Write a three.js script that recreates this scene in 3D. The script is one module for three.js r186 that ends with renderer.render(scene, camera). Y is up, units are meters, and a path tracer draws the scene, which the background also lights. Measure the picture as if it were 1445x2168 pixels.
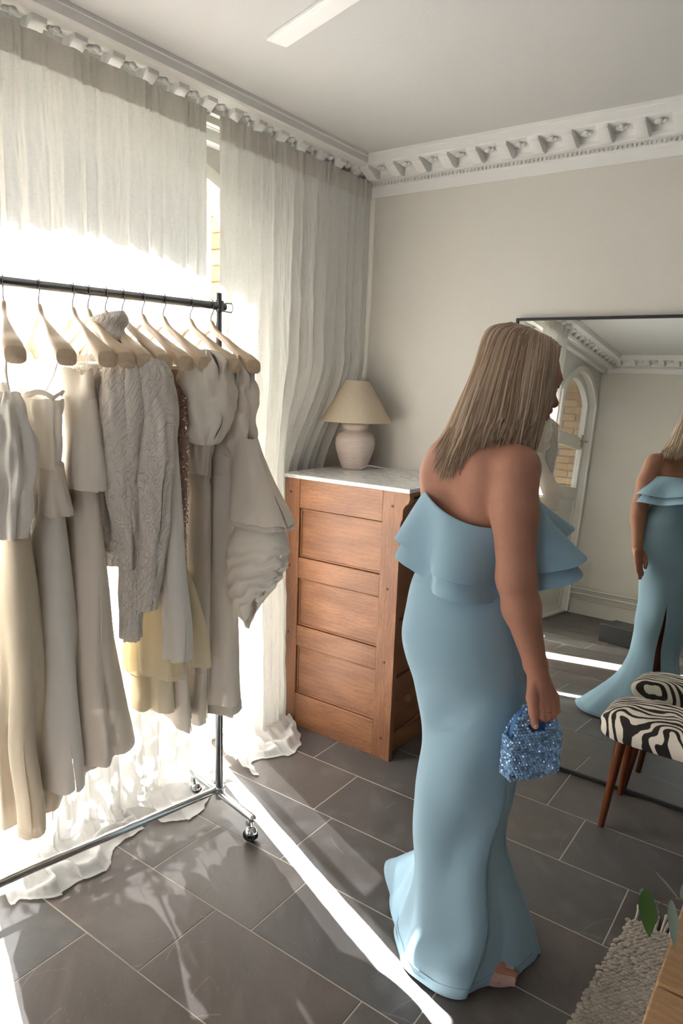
import * as THREE from 'three';
import { RoundedBoxGeometry } from 'three/addons/geometries/RoundedBoxGeometry.js';
import { mergeGeometries, mergeVertices, toCreasedNormals } from 'three/addons/utils/BufferGeometryUtils.js';
import { createNoise2D, createNoise3D } from 'simplex-noise';

// ---------------------------------------------------------------- camera, sky, sun, exposure
const scene = new THREE.Scene();
const camera = new THREE.PerspectiveCamera(71.62, 1445 / 2168, 0.05, 200);
camera.position.set(0, 1.5, 0);
camera.rotation.order = 'YXZ';
camera.rotation.set(-0.18023, 0.61704, 0.03572);

const renderer = new THREE.WebGLRenderer({ antialias: true });
renderer.toneMapping = THREE.LinearToneMapping;
renderer.toneMappingExposure = 1.18;
renderer.shadowMap.enabled = true;

const SUN_ALT = THREE.MathUtils.degToRad(53);
const sunWay = new THREE.Vector3(0.934 * Math.cos(SUN_ALT), -Math.sin(SUN_ALT), 0.358 * Math.cos(SUN_ALT)).normalize();
const sun = new THREE.DirectionalLight(new THREE.Color(1.0, 1.0, 1.0), 165);
sun.name = 'sun';
sun.position.copy(sunWay).multiplyScalar(-14);
sun.target.position.set(-1.9, 0.8, -1.4);
sun.position.add(sun.target.position);
sun.castShadow = true;
Object.assign(sun.shadow.camera, { left: -5, right: 5, top: 5, bottom: -5, near: 1, far: 30 });
sun.shadow.mapSize.set(4096, 4096);
scene.add(sun, sun.target);

// hazy white sky, the same all round
scene.background = new THREE.Color(0.86, 0.96, 1.1);
scene.backgroundIntensity = 3.4;

// ---------------------------------------------------------------- helpers
function rng(seed) { let a = seed >>> 0; return () => { a = (a + 0x6d2b79f5) | 0; let t = Math.imul(a ^ (a >>> 15), 1 | a); t = (t + Math.imul(t ^ (t >>> 7), 61 | t)) ^ t; return ((t ^ (t >>> 14)) >>> 0) / 4294967296; }; }
const n2 = createNoise2D(rng(11)), n3 = createNoise3D(rng(12));
const { lerp, clamp, smoothstep } = THREE.MathUtils;
const V = (x, y, z) => new THREE.Vector3(x, y, z);
const TAU = Math.PI * 2;
const taken = {};
function numbered(name) { const k = (taken[name] = (taken[name] ?? -1) + 1); return k ? name + '_' + String(k).padStart(3, '0') : name; }
function shade(o) { o.castShadow = true; o.receiveShadow = true; return o; }
function part(name, geometry, material, parent) { const m = shade(new THREE.Mesh(geometry, material)); m.name = name; parent.add(m); return m; }
function thing(name, label, category, pos = [0, 0, 0], turn = 0, group) {
  const g = new THREE.Group(); g.name = numbered(name); g.position.set(...pos); g.rotation.y = turn; g.userData = { label, category };
  if (group) g.userData.group = group;
  scene.add(g); return g;
}
function single(name, geometry, material, label, category, group) {
  const m = part(numbered(name), geometry, material, scene); m.userData = { label, category }; if (group) m.userData.group = group; return m;
}
function struct(name, geometry, material, label, category) {
  const m = geometry ? part(name, geometry, material, scene) : (() => { const g = new THREE.Group(); g.name = name; scene.add(g); return g; })();
  m.userData = { kind: 'structure', label, category }; return m;
}
// canvas-free texture: fn(u, v) gives sRGB-like 0..1 values
function tex(w, h, fn, srgb = true, rx = 1, ry = 1) {
  const d = new Uint8Array(w * h * 4);
  for (let y = 0; y < h; y++) for (let x = 0; x < w; x++) {
    const c = fn((x + 0.5) / w, (y + 0.5) / h), o = (y * w + x) * 4;
    for (let k = 0; k < 3; k++) d[o + k] = clamp(Math.round((c.length ? c[k] : c) * 255), 0, 255);
    d[o + 3] = 255;
  }
  const t = new THREE.DataTexture(d, w, h);
  t.wrapS = t.wrapT = THREE.RepeatWrapping; t.magFilter = THREE.LinearFilter; t.minFilter = THREE.LinearMipmapLinearFilter; t.generateMipmaps = true;
  t.repeat.set(rx, ry); if (srgb) t.colorSpace = THREE.SRGBColorSpace; t.needsUpdate = true;
  return t;
}
const rep = (t, x, y) => { const c = t.clone(); c.repeat.set(x, y); c.needsUpdate = true; return c; };
// tileable noise on the unit square
const wrapN = (u, v, fu, fv, s = 0) => { const a = u * TAU, b = v * TAU; return n3(Math.cos(a) * fu / TAU * 1.0 + s * 13.7, Math.sin(a) * fu / TAU + Math.cos(b) * fv / TAU, Math.sin(b) * fv / TAU + s * 3.1); };
const rgb = (r, g, b) => [r / 255, g / 255, b / 255];
const mixc = (a, b, t) => [0, 1, 2].map((k) => a[k] + (b[k] - a[k]) * t);
const std = (o) => new THREE.MeshStandardMaterial(o);
const phys = (o) => new THREE.MeshPhysicalMaterial(o);
const box = (x0, x1, y0, y1, z0, z1) => new THREE.BoxGeometry(x1 - x0, y1 - y0, z1 - z0).translate((x0 + x1) / 2, (y0 + y1) / 2, (z0 + z1) / 2);
const rbox = (x0, x1, y0, y1, z0, z1, r = 0.004, s = 2) => new RoundedBoxGeometry(x1 - x0, y1 - y0, z1 - z0, s, Math.min(r, (x1 - x0) / 2.01, (y1 - y0) / 2.01, (z1 - z0) / 2.01)).translate((x0 + x1) / 2, (y0 + y1) / 2, (z0 + z1) / 2);
// box with uv in metres by the dominant axis of each face; grain runs along axis ('x' | 'y' | 'z'), du/dv shift it
function uvBox(g, along = 'x', du = 0, dv = 0) {
  g = g.index ? g.toNonIndexed() : g; const p = g.attributes.position, uv = new Float32Array(p.count * 2), A = V(), B = V(), Cc = V(), n = V();
  const others = { x: ['y', 'z'], y: ['x', 'z'], z: ['x', 'y'] }[along];
  for (let i = 0; i < p.count; i += 3) {
    A.fromBufferAttribute(p, i); B.fromBufferAttribute(p, i + 1); Cc.fromBufferAttribute(p, i + 2);
    n.copy(B).sub(A).cross(Cc.clone().sub(A)); const an = { x: Math.abs(n.x), y: Math.abs(n.y), z: Math.abs(n.z) };
    const across = an[others[0]] > an[others[1]] ? others[1] : others[0];
    [A, B, Cc].forEach((q, k) => { uv[(i + k) * 2] = (an[along] > an.x + an.y + an.z - an[along] ? q[others[0]] : q[along]) + du; uv[(i + k) * 2 + 1] = (an[along] > an.x + an.y + an.z - an[along] ? q[others[1]] : q[across]) + dv; });
  }
  g.setAttribute('uv', new THREE.BufferAttribute(uv, 2)); return g;
}
// sheet: fn(u, v) -> [x, y, z]; uv is (u * su, v * sv); closed joins u = 0 and u = 1 smoothly
function sheet(nu, nv, fn, { closed = false, su = 1, sv = 1, thick = 0 } = {}) {
  const P = [], UV = [], I = [], W = nu + 1;
  for (let j = 0; j <= nv; j++) for (let i = 0; i <= nu; i++) { P.push(...fn(i / nu, j / nv)); UV.push(i / nu * su, j / nv * sv); }
  for (let j = 0; j < nv; j++) for (let i = 0; i < nu; i++) { const a = j * W + i, b = a + 1, c = a + W, d = c + 1; I.push(a, c, b, b, c, d); }
  const g = new THREE.BufferGeometry(); g.setAttribute('position', new THREE.Float32BufferAttribute(P, 3)); g.setAttribute('uv', new THREE.Float32BufferAttribute(UV, 2)); g.setIndex(I); g.computeVertexNormals();
  if (closed) { const n = g.attributes.normal; for (let j = 0; j <= nv; j++) { const a = j * W, b = a + nu, v = V(n.getX(a) + n.getX(b), n.getY(a) + n.getY(b), n.getZ(a) + n.getZ(b)).normalize(); n.setXYZ(a, v.x, v.y, v.z); n.setXYZ(b, v.x, v.y, v.z); } }
  if (!thick) return g;
  // both skins and the rims
  const n = g.attributes.normal, N = P.length / 3, P2 = [], I2 = I.slice(), UV2 = UV.concat(UV), N2 = [];
  for (let k = 0; k < N; k++) { P2.push(P[k * 3] + n.getX(k) * thick / 2, P[k * 3 + 1] + n.getY(k) * thick / 2, P[k * 3 + 2] + n.getZ(k) * thick / 2); N2.push(n.getX(k), n.getY(k), n.getZ(k)); }
  for (let k = 0; k < N; k++) { P2.push(P[k * 3] - n.getX(k) * thick / 2, P[k * 3 + 1] - n.getY(k) * thick / 2, P[k * 3 + 2] - n.getZ(k) * thick / 2); N2.push(-n.getX(k), -n.getY(k), -n.getZ(k)); }
  for (let k = 0; k < I.length; k += 3) I2.push(I[k] + N, I[k + 2] + N, I[k + 1] + N);
  const rim = (list) => { for (let k = 0; k + 1 < list.length; k++) { const a = list[k], b = list[k + 1], q = P2.length / 3; for (const id of [a, b, a + N, b + N]) { P2.push(P2[id * 3], P2[id * 3 + 1], P2[id * 3 + 2]); UV2.push(UV2[id * 2], UV2[id * 2 + 1]); } const e1 = V(P2[b * 3] - P2[a * 3], P2[b * 3 + 1] - P2[a * 3 + 1], P2[b * 3 + 2] - P2[a * 3 + 2]), e2 = V(N2[a * 3], N2[a * 3 + 1], N2[a * 3 + 2]), nn = e2.cross(e1).normalize(); for (let m = 0; m < 4; m++) N2.push(nn.x, nn.y, nn.z); I2.push(q, q + 1, q + 2, q + 1, q + 3, q + 2); } };
  const row = (j) => Array.from({ length: W }, (_, i) => j * W + i), col = (i) => Array.from({ length: nv + 1 }, (_, j) => j * W + i);
  rim(row(nv)); rim(row(0).reverse()); if (!closed) { rim(col(0)); rim(col(nu).reverse()); }
  const G = new THREE.BufferGeometry(); G.setAttribute('position', new THREE.Float32BufferAttribute(P2, 3)); G.setAttribute('normal', new THREE.Float32BufferAttribute(N2, 3)); G.setAttribute('uv', new THREE.Float32BufferAttribute(UV2, 2)); G.setIndex(I2); return G;
}
// tube along points with a radius that may vary; flat squashes it along the second axis
function tube(pts, r, { seg = 24, sides = 8, flat = 1, caps = true, curve = true, closed = false } = {}) {
  pts = pts.map((p) => (p.isVector3 ? p : V(...p)));
  const c = curve ? new THREE.CatmullRomCurve3(pts, closed, 'catmullrom', 0.5) : null, rad = typeof r === 'function' ? r : () => r;
  const P = [], UV = [], I = [], fr = [];
  const at = (t) => { if (c) return c.getPoint(t); const k = Math.min(pts.length - 2, Math.floor(t * (pts.length - 1))); return pts[k].clone().lerp(pts[k + 1], t * (pts.length - 1) - k); };
  if (!c) seg = Math.max(seg, pts.length - 1);
  let N = null, L = 0, prev = null;
  for (let k = 0; k <= seg; k++) {
    const t = k / seg, p = at(t), T = at(Math.min(1, t + 0.002)).sub(at(Math.max(0, t - 0.002))).normalize();
    if (!N) N = Math.abs(T.y) < 0.9 ? V(0, 1, 0) : V(1, 0, 0);
    N = N.clone().sub(T.clone().multiplyScalar(N.dot(T))).normalize(); const B = T.clone().cross(N);
    if (prev) L += p.distanceTo(prev); prev = p;
    for (let s = 0; s <= sides; s++) { const a = s / sides * TAU, q = p.clone().addScaledVector(N, Math.cos(a) * rad(t)).addScaledVector(B, Math.sin(a) * rad(t) * flat); P.push(q.x, q.y, q.z); UV.push(L, s / sides); }
  }
  const W = sides + 1;
  for (let k = 0; k < seg; k++) for (let s = 0; s < sides; s++) { const a = k * W + s; I.push(a, a + 1, a + W, a + 1, a + W + 1, a + W); }
  if (caps && !closed) for (const [k, flip] of [[0, 0], [seg, 1]]) { const p = at(k / seg), q = P.length / 3; P.push(p.x, p.y, p.z); UV.push(0, 0); for (let s = 0; s < sides; s++) { const a = k * W + s; flip ? I.push(a, a + 1, q) : I.push(a + 1, a, q); } }
  const g = new THREE.BufferGeometry(); g.setAttribute('position', new THREE.Float32BufferAttribute(P, 3)); g.setAttribute('uv', new THREE.Float32BufferAttribute(UV, 2)); g.setIndex(I); g.computeVertexNormals(); return g;
}
const bar = (a, b, r, sides = 12) => tube([a, b], r, { seg: 1, sides, curve: false });
const lathe = (pts, seg = 48) => new THREE.LatheGeometry(pts.map((p) => new THREE.Vector2(p[0], p[1])), seg);
function extrude(points, depth, { bevel = 0, holes = [], curveSegments = 24 } = {}) {
  const s = points.isShape ? points : new THREE.Shape(points.map((p) => new THREE.Vector2(p[0], p[1]))); s.holes.push(...holes);
  return new THREE.ExtrudeGeometry(s, { depth, bevelEnabled: bevel > 0, bevelSize: bevel, bevelThickness: bevel, bevelSegments: 2, curveSegments });
}
const merge = (list) => mergeGeometries(list.map((g) => { const q = g.index ? g.toNonIndexed() : g; for (const k of Object.keys(q.attributes)) if (!['position', 'normal', 'uv'].includes(k)) q.deleteAttribute(k); if (!q.attributes.normal) q.computeVertexNormals(); if (!q.attributes.uv) q.setAttribute('uv', new THREE.Float32BufferAttribute(new Float32Array(q.attributes.position.count * 2), 2)); return q; }));
// piecewise smooth table: rows [[t, a, b, ...], ...] looked up at t
function table(rows) { return (t) => { let k = 0; while (k < rows.length - 2 && t > rows[k + 1][0]) k++; const a = rows[k], b = rows[k + 1], p0 = rows[Math.max(0, k - 1)], p3 = rows[Math.min(rows.length - 1, k + 2)]; let x = clamp((t - a[0]) / (b[0] - a[0]), 0, 1); return a.slice(1).map((v, i) => { const m0 = (b[i + 1] - p0[i + 1]) / Math.max(1e-6, b[0] - p0[0]) * (b[0] - a[0]), m1 = (p3[i + 1] - v) / Math.max(1e-6, p3[0] - a[0]) * (b[0] - a[0]); const x2 = x * x, x3 = x2 * x; return (2 * x3 - 3 * x2 + 1) * v + (x3 - 2 * x2 + x) * m0 + (-2 * x3 + 3 * x2) * b[i + 1] + (x3 - x2) * m1; }); }; }
// ---------------------------------------------------------------- room shell
const XL = -2.02, XR = 4.0, ZB = -2.825, ZF = 1.42, H = 2.46;
const paintGrain = tex(256, 256, (u, v) => { const k = 0.5 + 0.25 * wrapN(u, v, 40, 40, 1) + 0.25 * wrapN(u, v, 90, 90, 2); return [k, k, k]; }, false);
const wallPaint = std({ name: 'wall_paint', color: '#d6d1c8', roughness: 0.9, bumpMap: rep(paintGrain, 3, 3), bumpScale: 0.0006 });
const ceilingPaint = std({ name: 'ceiling_paint', color: '#d0cecb', roughness: 0.95, bumpMap: rep(paintGrain, 2, 2), bumpScale: 0.0004 });
const plaster = std({ name: 'cornice_plaster', color: '#e9e7e3', roughness: 0.85, bumpMap: rep(paintGrain, 4, 4), bumpScale: 0.0005 });
const frameWhite = std({ name: 'window_frame_paint', color: '#e9e5da', roughness: 0.5 });

struct('ceiling', uvBox(box(XL - 0.105, XR + 0.15, H, H + 0.15, ZB - 0.2, ZF + 0.2)), ceilingPaint, 'flat white painted ceiling above the plaster cornice', 'ceiling');
struct('wall_back', uvBox(box(XL - 0.5, XR + 0.2, -0.05, H, ZB - 0.15, ZB)), wallPaint, 'beige painted wall behind the wooden chest and mirror', 'wall');
struct('wall_right', uvBox(box(XR, XR + 0.15, -0.05, H, ZB, ZF)), wallPaint, 'beige painted wall outside the right edge of the picture', 'wall');

// left wall: two arched openings; shape axes are (z, y), extruded along x
const WIN = { z0: -2.18, z1: -0.71, y0: 0.02, spring: 2.09, top: 2.28 };
const WIN2 = { z0: -0.56, z1: -0.1, y0: 0.02, spring: 2.06, top: 2.28 };  // unseen window, added for soft light from the left front
const DOOR = { z0: 0.42, z1: 1.34, y0: 0.02, spring: 1.98, top: 2.22 };
function archPath(o, inset = 0, bottom = inset) {
  const z0 = o.z0 + inset, z1 = o.z1 - inset, zc = (z0 + z1) / 2, half = (z1 - z0) / 2, rise = o.top - inset - o.spring, R = (half * half + rise * rise) / (2 * rise), cy = o.top - inset - R, a0 = Math.atan2(o.spring - cy, half);
  const pts = [[z0, o.y0 + bottom], [z1, o.y0 + bottom]];
  for (let k = 0; k <= 24; k++) { const a = a0 + (Math.PI - 2 * a0) * k / 24; pts.push([zc + R * Math.cos(a), cy + R * Math.sin(a)]); }
  return pts;
}
const pathOf = (pts) => new THREE.Path(pts.map((p) => new THREE.Vector2(p[0], p[1])));
// extrudes a (z, y) shape along +x from x0
function wallExtrude(pts, x0, depth, holes = [], bevel = 0) { const g = extrude(pts.map(([z, y]) => [-z, y]), depth, { holes: holes.map((h) => pathOf(h.map(([z, y]) => [-z, y]))), bevel }); g.rotateY(Math.PI / 2); g.translate(x0, 0, 0); return g; }
struct('wall_left', uvBox(wallExtrude([[ZB, -0.05], [ZF + 0.1, -0.05], [ZF + 0.1, H], [ZB, H]], XL - 0.11, 0.11, [archPath(WIN), archPath(WIN2), archPath(DOOR)]), 'z'), wallPaint, 'beige painted window wall with three arched openings, the middle one added', 'wall');
// wall behind the camera; its unseen window is added for fill light
const FILL_WIN = { x0: -0.5, x1: 0.1, y0: 0.2, y1: 2.28 };
{
  const hole = pathOf([[FILL_WIN.x0, FILL_WIN.y0], [FILL_WIN.x1, FILL_WIN.y0], [FILL_WIN.x1, FILL_WIN.y1], [FILL_WIN.x0, FILL_WIN.y1]]);
  const g = extrude([[XL, -0.05], [XR + 0.1, -0.05], [XR + 0.1, H], [XL, H]], 0.15, { holes: [hole] }); g.translate(0, 0, ZF);
  struct('wall_front', uvBox(g), wallPaint, 'beige painted wall with radiator seen in the mirror', 'wall');
}
const pane = phys({ name: 'window_glass', color: '#ffffff', roughness: 0.0, transmission: 1, thickness: 0, ior: 1.45 });
function arched(name, o, label, category) {
  const g = struct(name, null, null, label, category), x0 = XL - 0.11, lite = { ...o };
  part('window_frame', wallExtrude(archPath(o), x0 + 0.012, 0.05, [archPath({ ...o }, 0.055)]), frameWhite, g);
  const zc = (o.z0 + o.z1) / 2;
  if (o === WIN) { part('mullion', rbox(x0 + 0.014, x0 + 0.06, 0.07, 2.16, -2.005, -1.98, 0.006), frameWhite, g); part('transom', rbox(x0 + 0.008, x0 + 0.066, 1.6, 1.69, o.z0 + 0.05, -2.0, 0.006), frameWhite, g); }
  else if (o === DOOR) {
    part('mid_rail', rbox(x0 + 0.008, x0 + 0.066, 1.56, 1.67, o.z0 + 0.05, o.z1 - 0.05, 0.006), frameWhite, g);
    part('kick_panel', rbox(x0 + 0.016, x0 + 0.056, 0.07, 1.1, o.z0 + 0.05, o.z1 - 0.05, 0.006), frameWhite, g);
    part('lock_rail', rbox(x0 + 0.01, x0 + 0.064, 1.09, 1.2, o.z0 + 0.05, o.z1 - 0.05, 0.006), frameWhite, g);
    const chrome = std({ name: 'door_handle_metal', color: '#b8b4aa', metalness: 1, roughness: 0.25 });
    const hd = part('door_handle', merge([bar([x0 + 0.06, 1.64, o.z1 - 0.09], [x0 + 0.12, 1.64, o.z1 - 0.09], 0.009), bar([x0 + 0.115, 1.64, o.z1 - 0.09], [x0 + 0.115, 1.63, o.z1 - 0.27], 0.009), rbox(x0 + 0.062, x0 + 0.072, 1.58, 1.7, o.z1 - 0.115, o.z1 - 0.065, 0.004)]), chrome, g);
    hd.userData.label = 'metal lever door handle';
  }
  part('glass_pane', wallExtrude(archPath(o, 0.045), x0 + 0.034, 0.004), pane, g);
  part('reveal_moulding', wallExtrude(archPath({ ...o, z0: o.z0 - 0.05, z1: o.z1 + 0.05, top: o.top + 0.05, spring: o.spring + 0.01 }), XL + 0.0005, 0.014, [archPath(o, 0, -0.0)], 0.004), frameWhite, g);
  return g;
}
arched('window_1', WIN, 'tall arched window glowing behind the linen curtains', 'window');
arched('window_3', WIN2, 'unseen arched window added behind a linen curtain for light from the left', 'window');
arched('door_1', DOOR, 'arched glazed door reflected in the mirror', 'door');

{
  const g = struct('window_2', null, null, 'unseen window added behind the camera for fill light', 'window'), b = (x0, x1, y0, y1) => part('window_frame', rbox(x0, x1, y0, y1, ZF + 0.04, ZF + 0.1, 0.005), frameWhite, g);
  b(FILL_WIN.x0, FILL_WIN.x1, FILL_WIN.y0, FILL_WIN.y0 + 0.06); b(FILL_WIN.x0, FILL_WIN.x1, FILL_WIN.y1 - 0.06, FILL_WIN.y1); b(FILL_WIN.x0, FILL_WIN.x0 + 0.06, FILL_WIN.y0, FILL_WIN.y1); b(FILL_WIN.x1 - 0.06, FILL_WIN.x1, FILL_WIN.y0, FILL_WIN.y1);
  part('glass_pane', box(FILL_WIN.x0 + 0.03, FILL_WIN.x1 - 0.03, FILL_WIN.y0 + 0.03, FILL_WIN.y1 - 0.03, ZF + 0.066, ZF + 0.07), pane, g);
}

// ---------------------------------------------------------------- outside: brick reveals, pavement
const brickTone = (r, g, b, s) => std({ name: 'tan_brick', roughness: 0.9, map: tex(128, 64, (u, v) => { const k = 1 + 0.12 * wrapN(u, v, 20, 10, s) + 0.08 * wrapN(u, v, 60, 30, s + 1); return rgb(r * k, g * k, b * k); }), bumpMap: paintGrain, bumpScale: 0.002 });
const brickMats = [brickTone(196, 158, 112, 21), brickTone(180, 140, 98, 22), brickTone(204, 170, 126, 23)];
const mortar = std({ name: 'mortar', color: '#b9ad9a', roughness: 0.95 });
{
  const R = rng(5), outer = struct('facade', null, null, 'tan brick facade outside the window wall', 'facade');
  // backing behind the bricks: piers left and right of each opening and the band above
  const x1 = XL - 0.11, x0 = x1 - 0.34, top = 3.4;
  const piers = [[-3.6, WIN.z0 - 0.2], [WIN.z1 + 0.01, WIN2.z0 - 0.01], [WIN2.z1 + 0.04, DOOR.z0 - 0.2], [DOOR.z1 + 0.2, 3.2]];
  for (const [a, b] of piers) part('pier', box(x0, x1, -0.15, top, a, b), mortar, outer);
  part('lintel', box(x0, x1, 2.9, top, -3.6, 0.35), mortar, outer); part('lintel', box(x0, x1, 2.32, top, 0.35, 3.2), mortar, outer);
  const full = rbox(-0.105, 0.105, -0.031, 0.031, -0.012, 0.012, 0.004, 1), halfB = rbox(-0.05, 0.05, -0.031, 0.031, -0.012, 0.012, 0.004, 1);
  // bricks on the reveals that show through the gap in the curtains and in the mirror
  for (const [z, face] of [[WIN.z0 - 0.2, 1], [DOOR.z1 + 0.2, -1]]) for (let k = 0; k < 42; k++) {
    const y = 0.0 + k * 0.07, off = k % 2;
    const spots = off ? [[x1 - 0.055, halfB], [x1 - 0.22, full]] : [[x1 - 0.11, full], [x1 - 0.285, halfB]];
    for (const [x, gm] of spots) { const m = part('brick', gm, brickMats[Math.floor(R() * 3)], outer); m.position.set(x, y, z + face * (0.004 + R() * 0.004)); m.rotation.y = (R() - 0.5) * 0.01; }
  }
  const awn = thing('added_awning', 'unseen canvas awning added to keep sun off the arched door', 'awning', [x0, 0, 0]);  // unseen awning, added to keep direct sun out of the door
  part('canvas', sheet(30, 12, (u, v) => [-1.3 * v, 2.75 - 0.2 * v - 0.02 * Math.sin(v * Math.PI), lerp(0.0, 2.6, u)], { thick: 0.004 }), std({ name: 'added_awning_canvas', color: '#cfc8ba', roughness: 0.95 }), awn);
  part('front_bar', bar([-1.3, 2.54, 0.0], [-1.3, 2.54, 2.6], 0.02), frameWhite, awn);
  for (const z of [0.03, 2.55]) part('arm', bar([0, 2.35, z], [-1.29, 2.535, z], 0.015), frameWhite, awn);
  const opp = struct('added_facade_opposite', null, null, 'unseen brick building added across the street to block the sky', 'facade');  // unseen building, added to hold back most of the sky
  part('wall', box(-11, -9, -0.15, 9, -16, 16), std({ name: 'street_brick', color: '#8f9094', roughness: 0.95 }), opp);
  const dark = std({ name: 'street_window', color: '#3c4248', roughness: 0.2 });
  for (let f = 0; f < 3; f++) for (let k = -3; k <= 3; k++) part('street_window', box(-9.02, -8.98, 0.9 + f * 2.9, 2.5 + f * 2.9, k * 2.2 - 0.5, k * 2.2 + 0.5), dark, opp);
  struct('pavement', uvBox(box(-14, x0 + 0.34, -0.3, -0.15, -12, 12)), std({ name: 'pavement_stone', color: '#545454', roughness: 0.95 }), 'pale pavement outside the window', 'pavement');
}

// ---------------------------------------------------------------- cornice
function cornice(name, length, label) {
  // local frame: x along the wall, z out of the wall (0 at the wall), y up
  const g = struct(name, null, null, label, 'cornice');
  const profile = [[0, H], [0.155, H], [0.155, H - 0.012], [0.15, H - 0.014], [0.15, H - 0.038], [0.142, H - 0.043], [0.05, H - 0.046], [0.046, H - 0.064], [0.03, H - 0.07], [0.03, H - 0.076], [0.018, H - 0.08], [0.018, H - 0.1], [0.009, H - 0.103], [0.009, H - 0.142], [0, H - 0.142]];
  const fixed = extrude(profile, length); fixed.rotateY(-Math.PI / 2); fixed.translate(length, 0, 0);
  part('moulding', uvBox(fixed), plaster, g);
  return g;
}
const modGeo = (() => { const g = extrude([[0.048, H - 0.044], [0.14, H - 0.041], [0.14, H - 0.054], [0.126, H - 0.058], [0.084, H - 0.08], [0.066, H - 0.082], [0.048, H - 0.076]], 0.036, { bevel: 0.004 }); g.rotateY(-Math.PI / 2); g.translate(0.02, 0, 0); return toCreasedNormals(g, 0.6); })();
const rosGeo = (() => { const l = []; for (const [x, z] of [[1, 0], [-1, 0], [0, 1], [0, -1]]) l.push(new THREE.SphereGeometry(0.0105, 10, 8).scale(1, 0.8, 1).translate(x * 0.0115, 0, z * 0.0115)); l.push(new THREE.SphereGeometry(0.007, 8, 6).translate(0, -0.005, 0)); return merge(l).translate(0, H - 0.05, 0.1); })();
const modShort = modGeo.clone().scale(1, 1, 0.66).translate(0, 0, 0.012), rosShort = rosGeo.clone().translate(0, 0, -0.024);
function dress(g, first, step, count, dentilEnd, short = false) {
  for (let k = 0; k < count; k++) {
    const x = first + k * step; const m = part('modillion', short ? modShort : modGeo, plaster, g); m.position.x = x;
    const r = part('rosette', short ? rosShort : rosGeo, plaster, g); r.position.x = x + step / 2;
  }
  const d = [], one = new RoundedBoxGeometry(0.0085, 0.011, 0.012, 1, 0.002);
  for (let x = 0.02; x < dentilEnd; x += 0.0165) d.push(one.clone().translate(x, H - 0.091, 0.022));
  const s = part('dentil_row', merge(d), plaster, g); s.userData.kind = 'stuff';
}
{
  const c = cornice('trim_1', XR - XL, 'white plaster cornice with modillions along the back wall'); c.position.set(XL, 0, ZB);
  dress(c, 0.17, 0.1245, 46, XR - XL);
  const l = cornice('trim_2', ZF - ZB, 'white plaster cornice with modillions and rosettes above the curtains'); l.position.set(XL + 0.045, 0, ZF); l.rotation.y = Math.PI / 2;
  dress(l, 0.12, 0.1245, 34, ZF - ZB, true);
  part('packing', box(0, ZF - ZB, H - 0.142, H, -0.045, 0.001), plaster, l);
  const f = cornice('trim_3', XR - XL, 'white plaster cornice over the radiator wall, seen in the mirror'); f.position.set(XR, 0, ZF); f.rotation.y = Math.PI;
  dress(f, 0.12, 0.1245, 47, XR - XL);
}
// thin white strip painting a patch of reflected sun on the ceiling
{
  const t = thing('ceiling_sun_patch', 'thin white strip standing in for reflected sun on the ceiling', 'light', [-1.49, H, -1.695], 0);
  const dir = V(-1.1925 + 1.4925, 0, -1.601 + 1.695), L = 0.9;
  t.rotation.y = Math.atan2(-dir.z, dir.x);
  const wh = std({ name: 'sun_patch_white', color: '#f4f3f0', roughness: 0.35 });
  part('patch_slab', rbox(0, L, -0.012, 0, -0.034, 0.034, 0.003), wh, t);
  part('patch_face', rbox(0.01, L - 0.01, -0.016, -0.011, -0.028, 0.028, 0.002), std({ name: 'sun_patch_bright', color: '#fbfaf7', roughness: 0.5 }), t);
}

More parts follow.
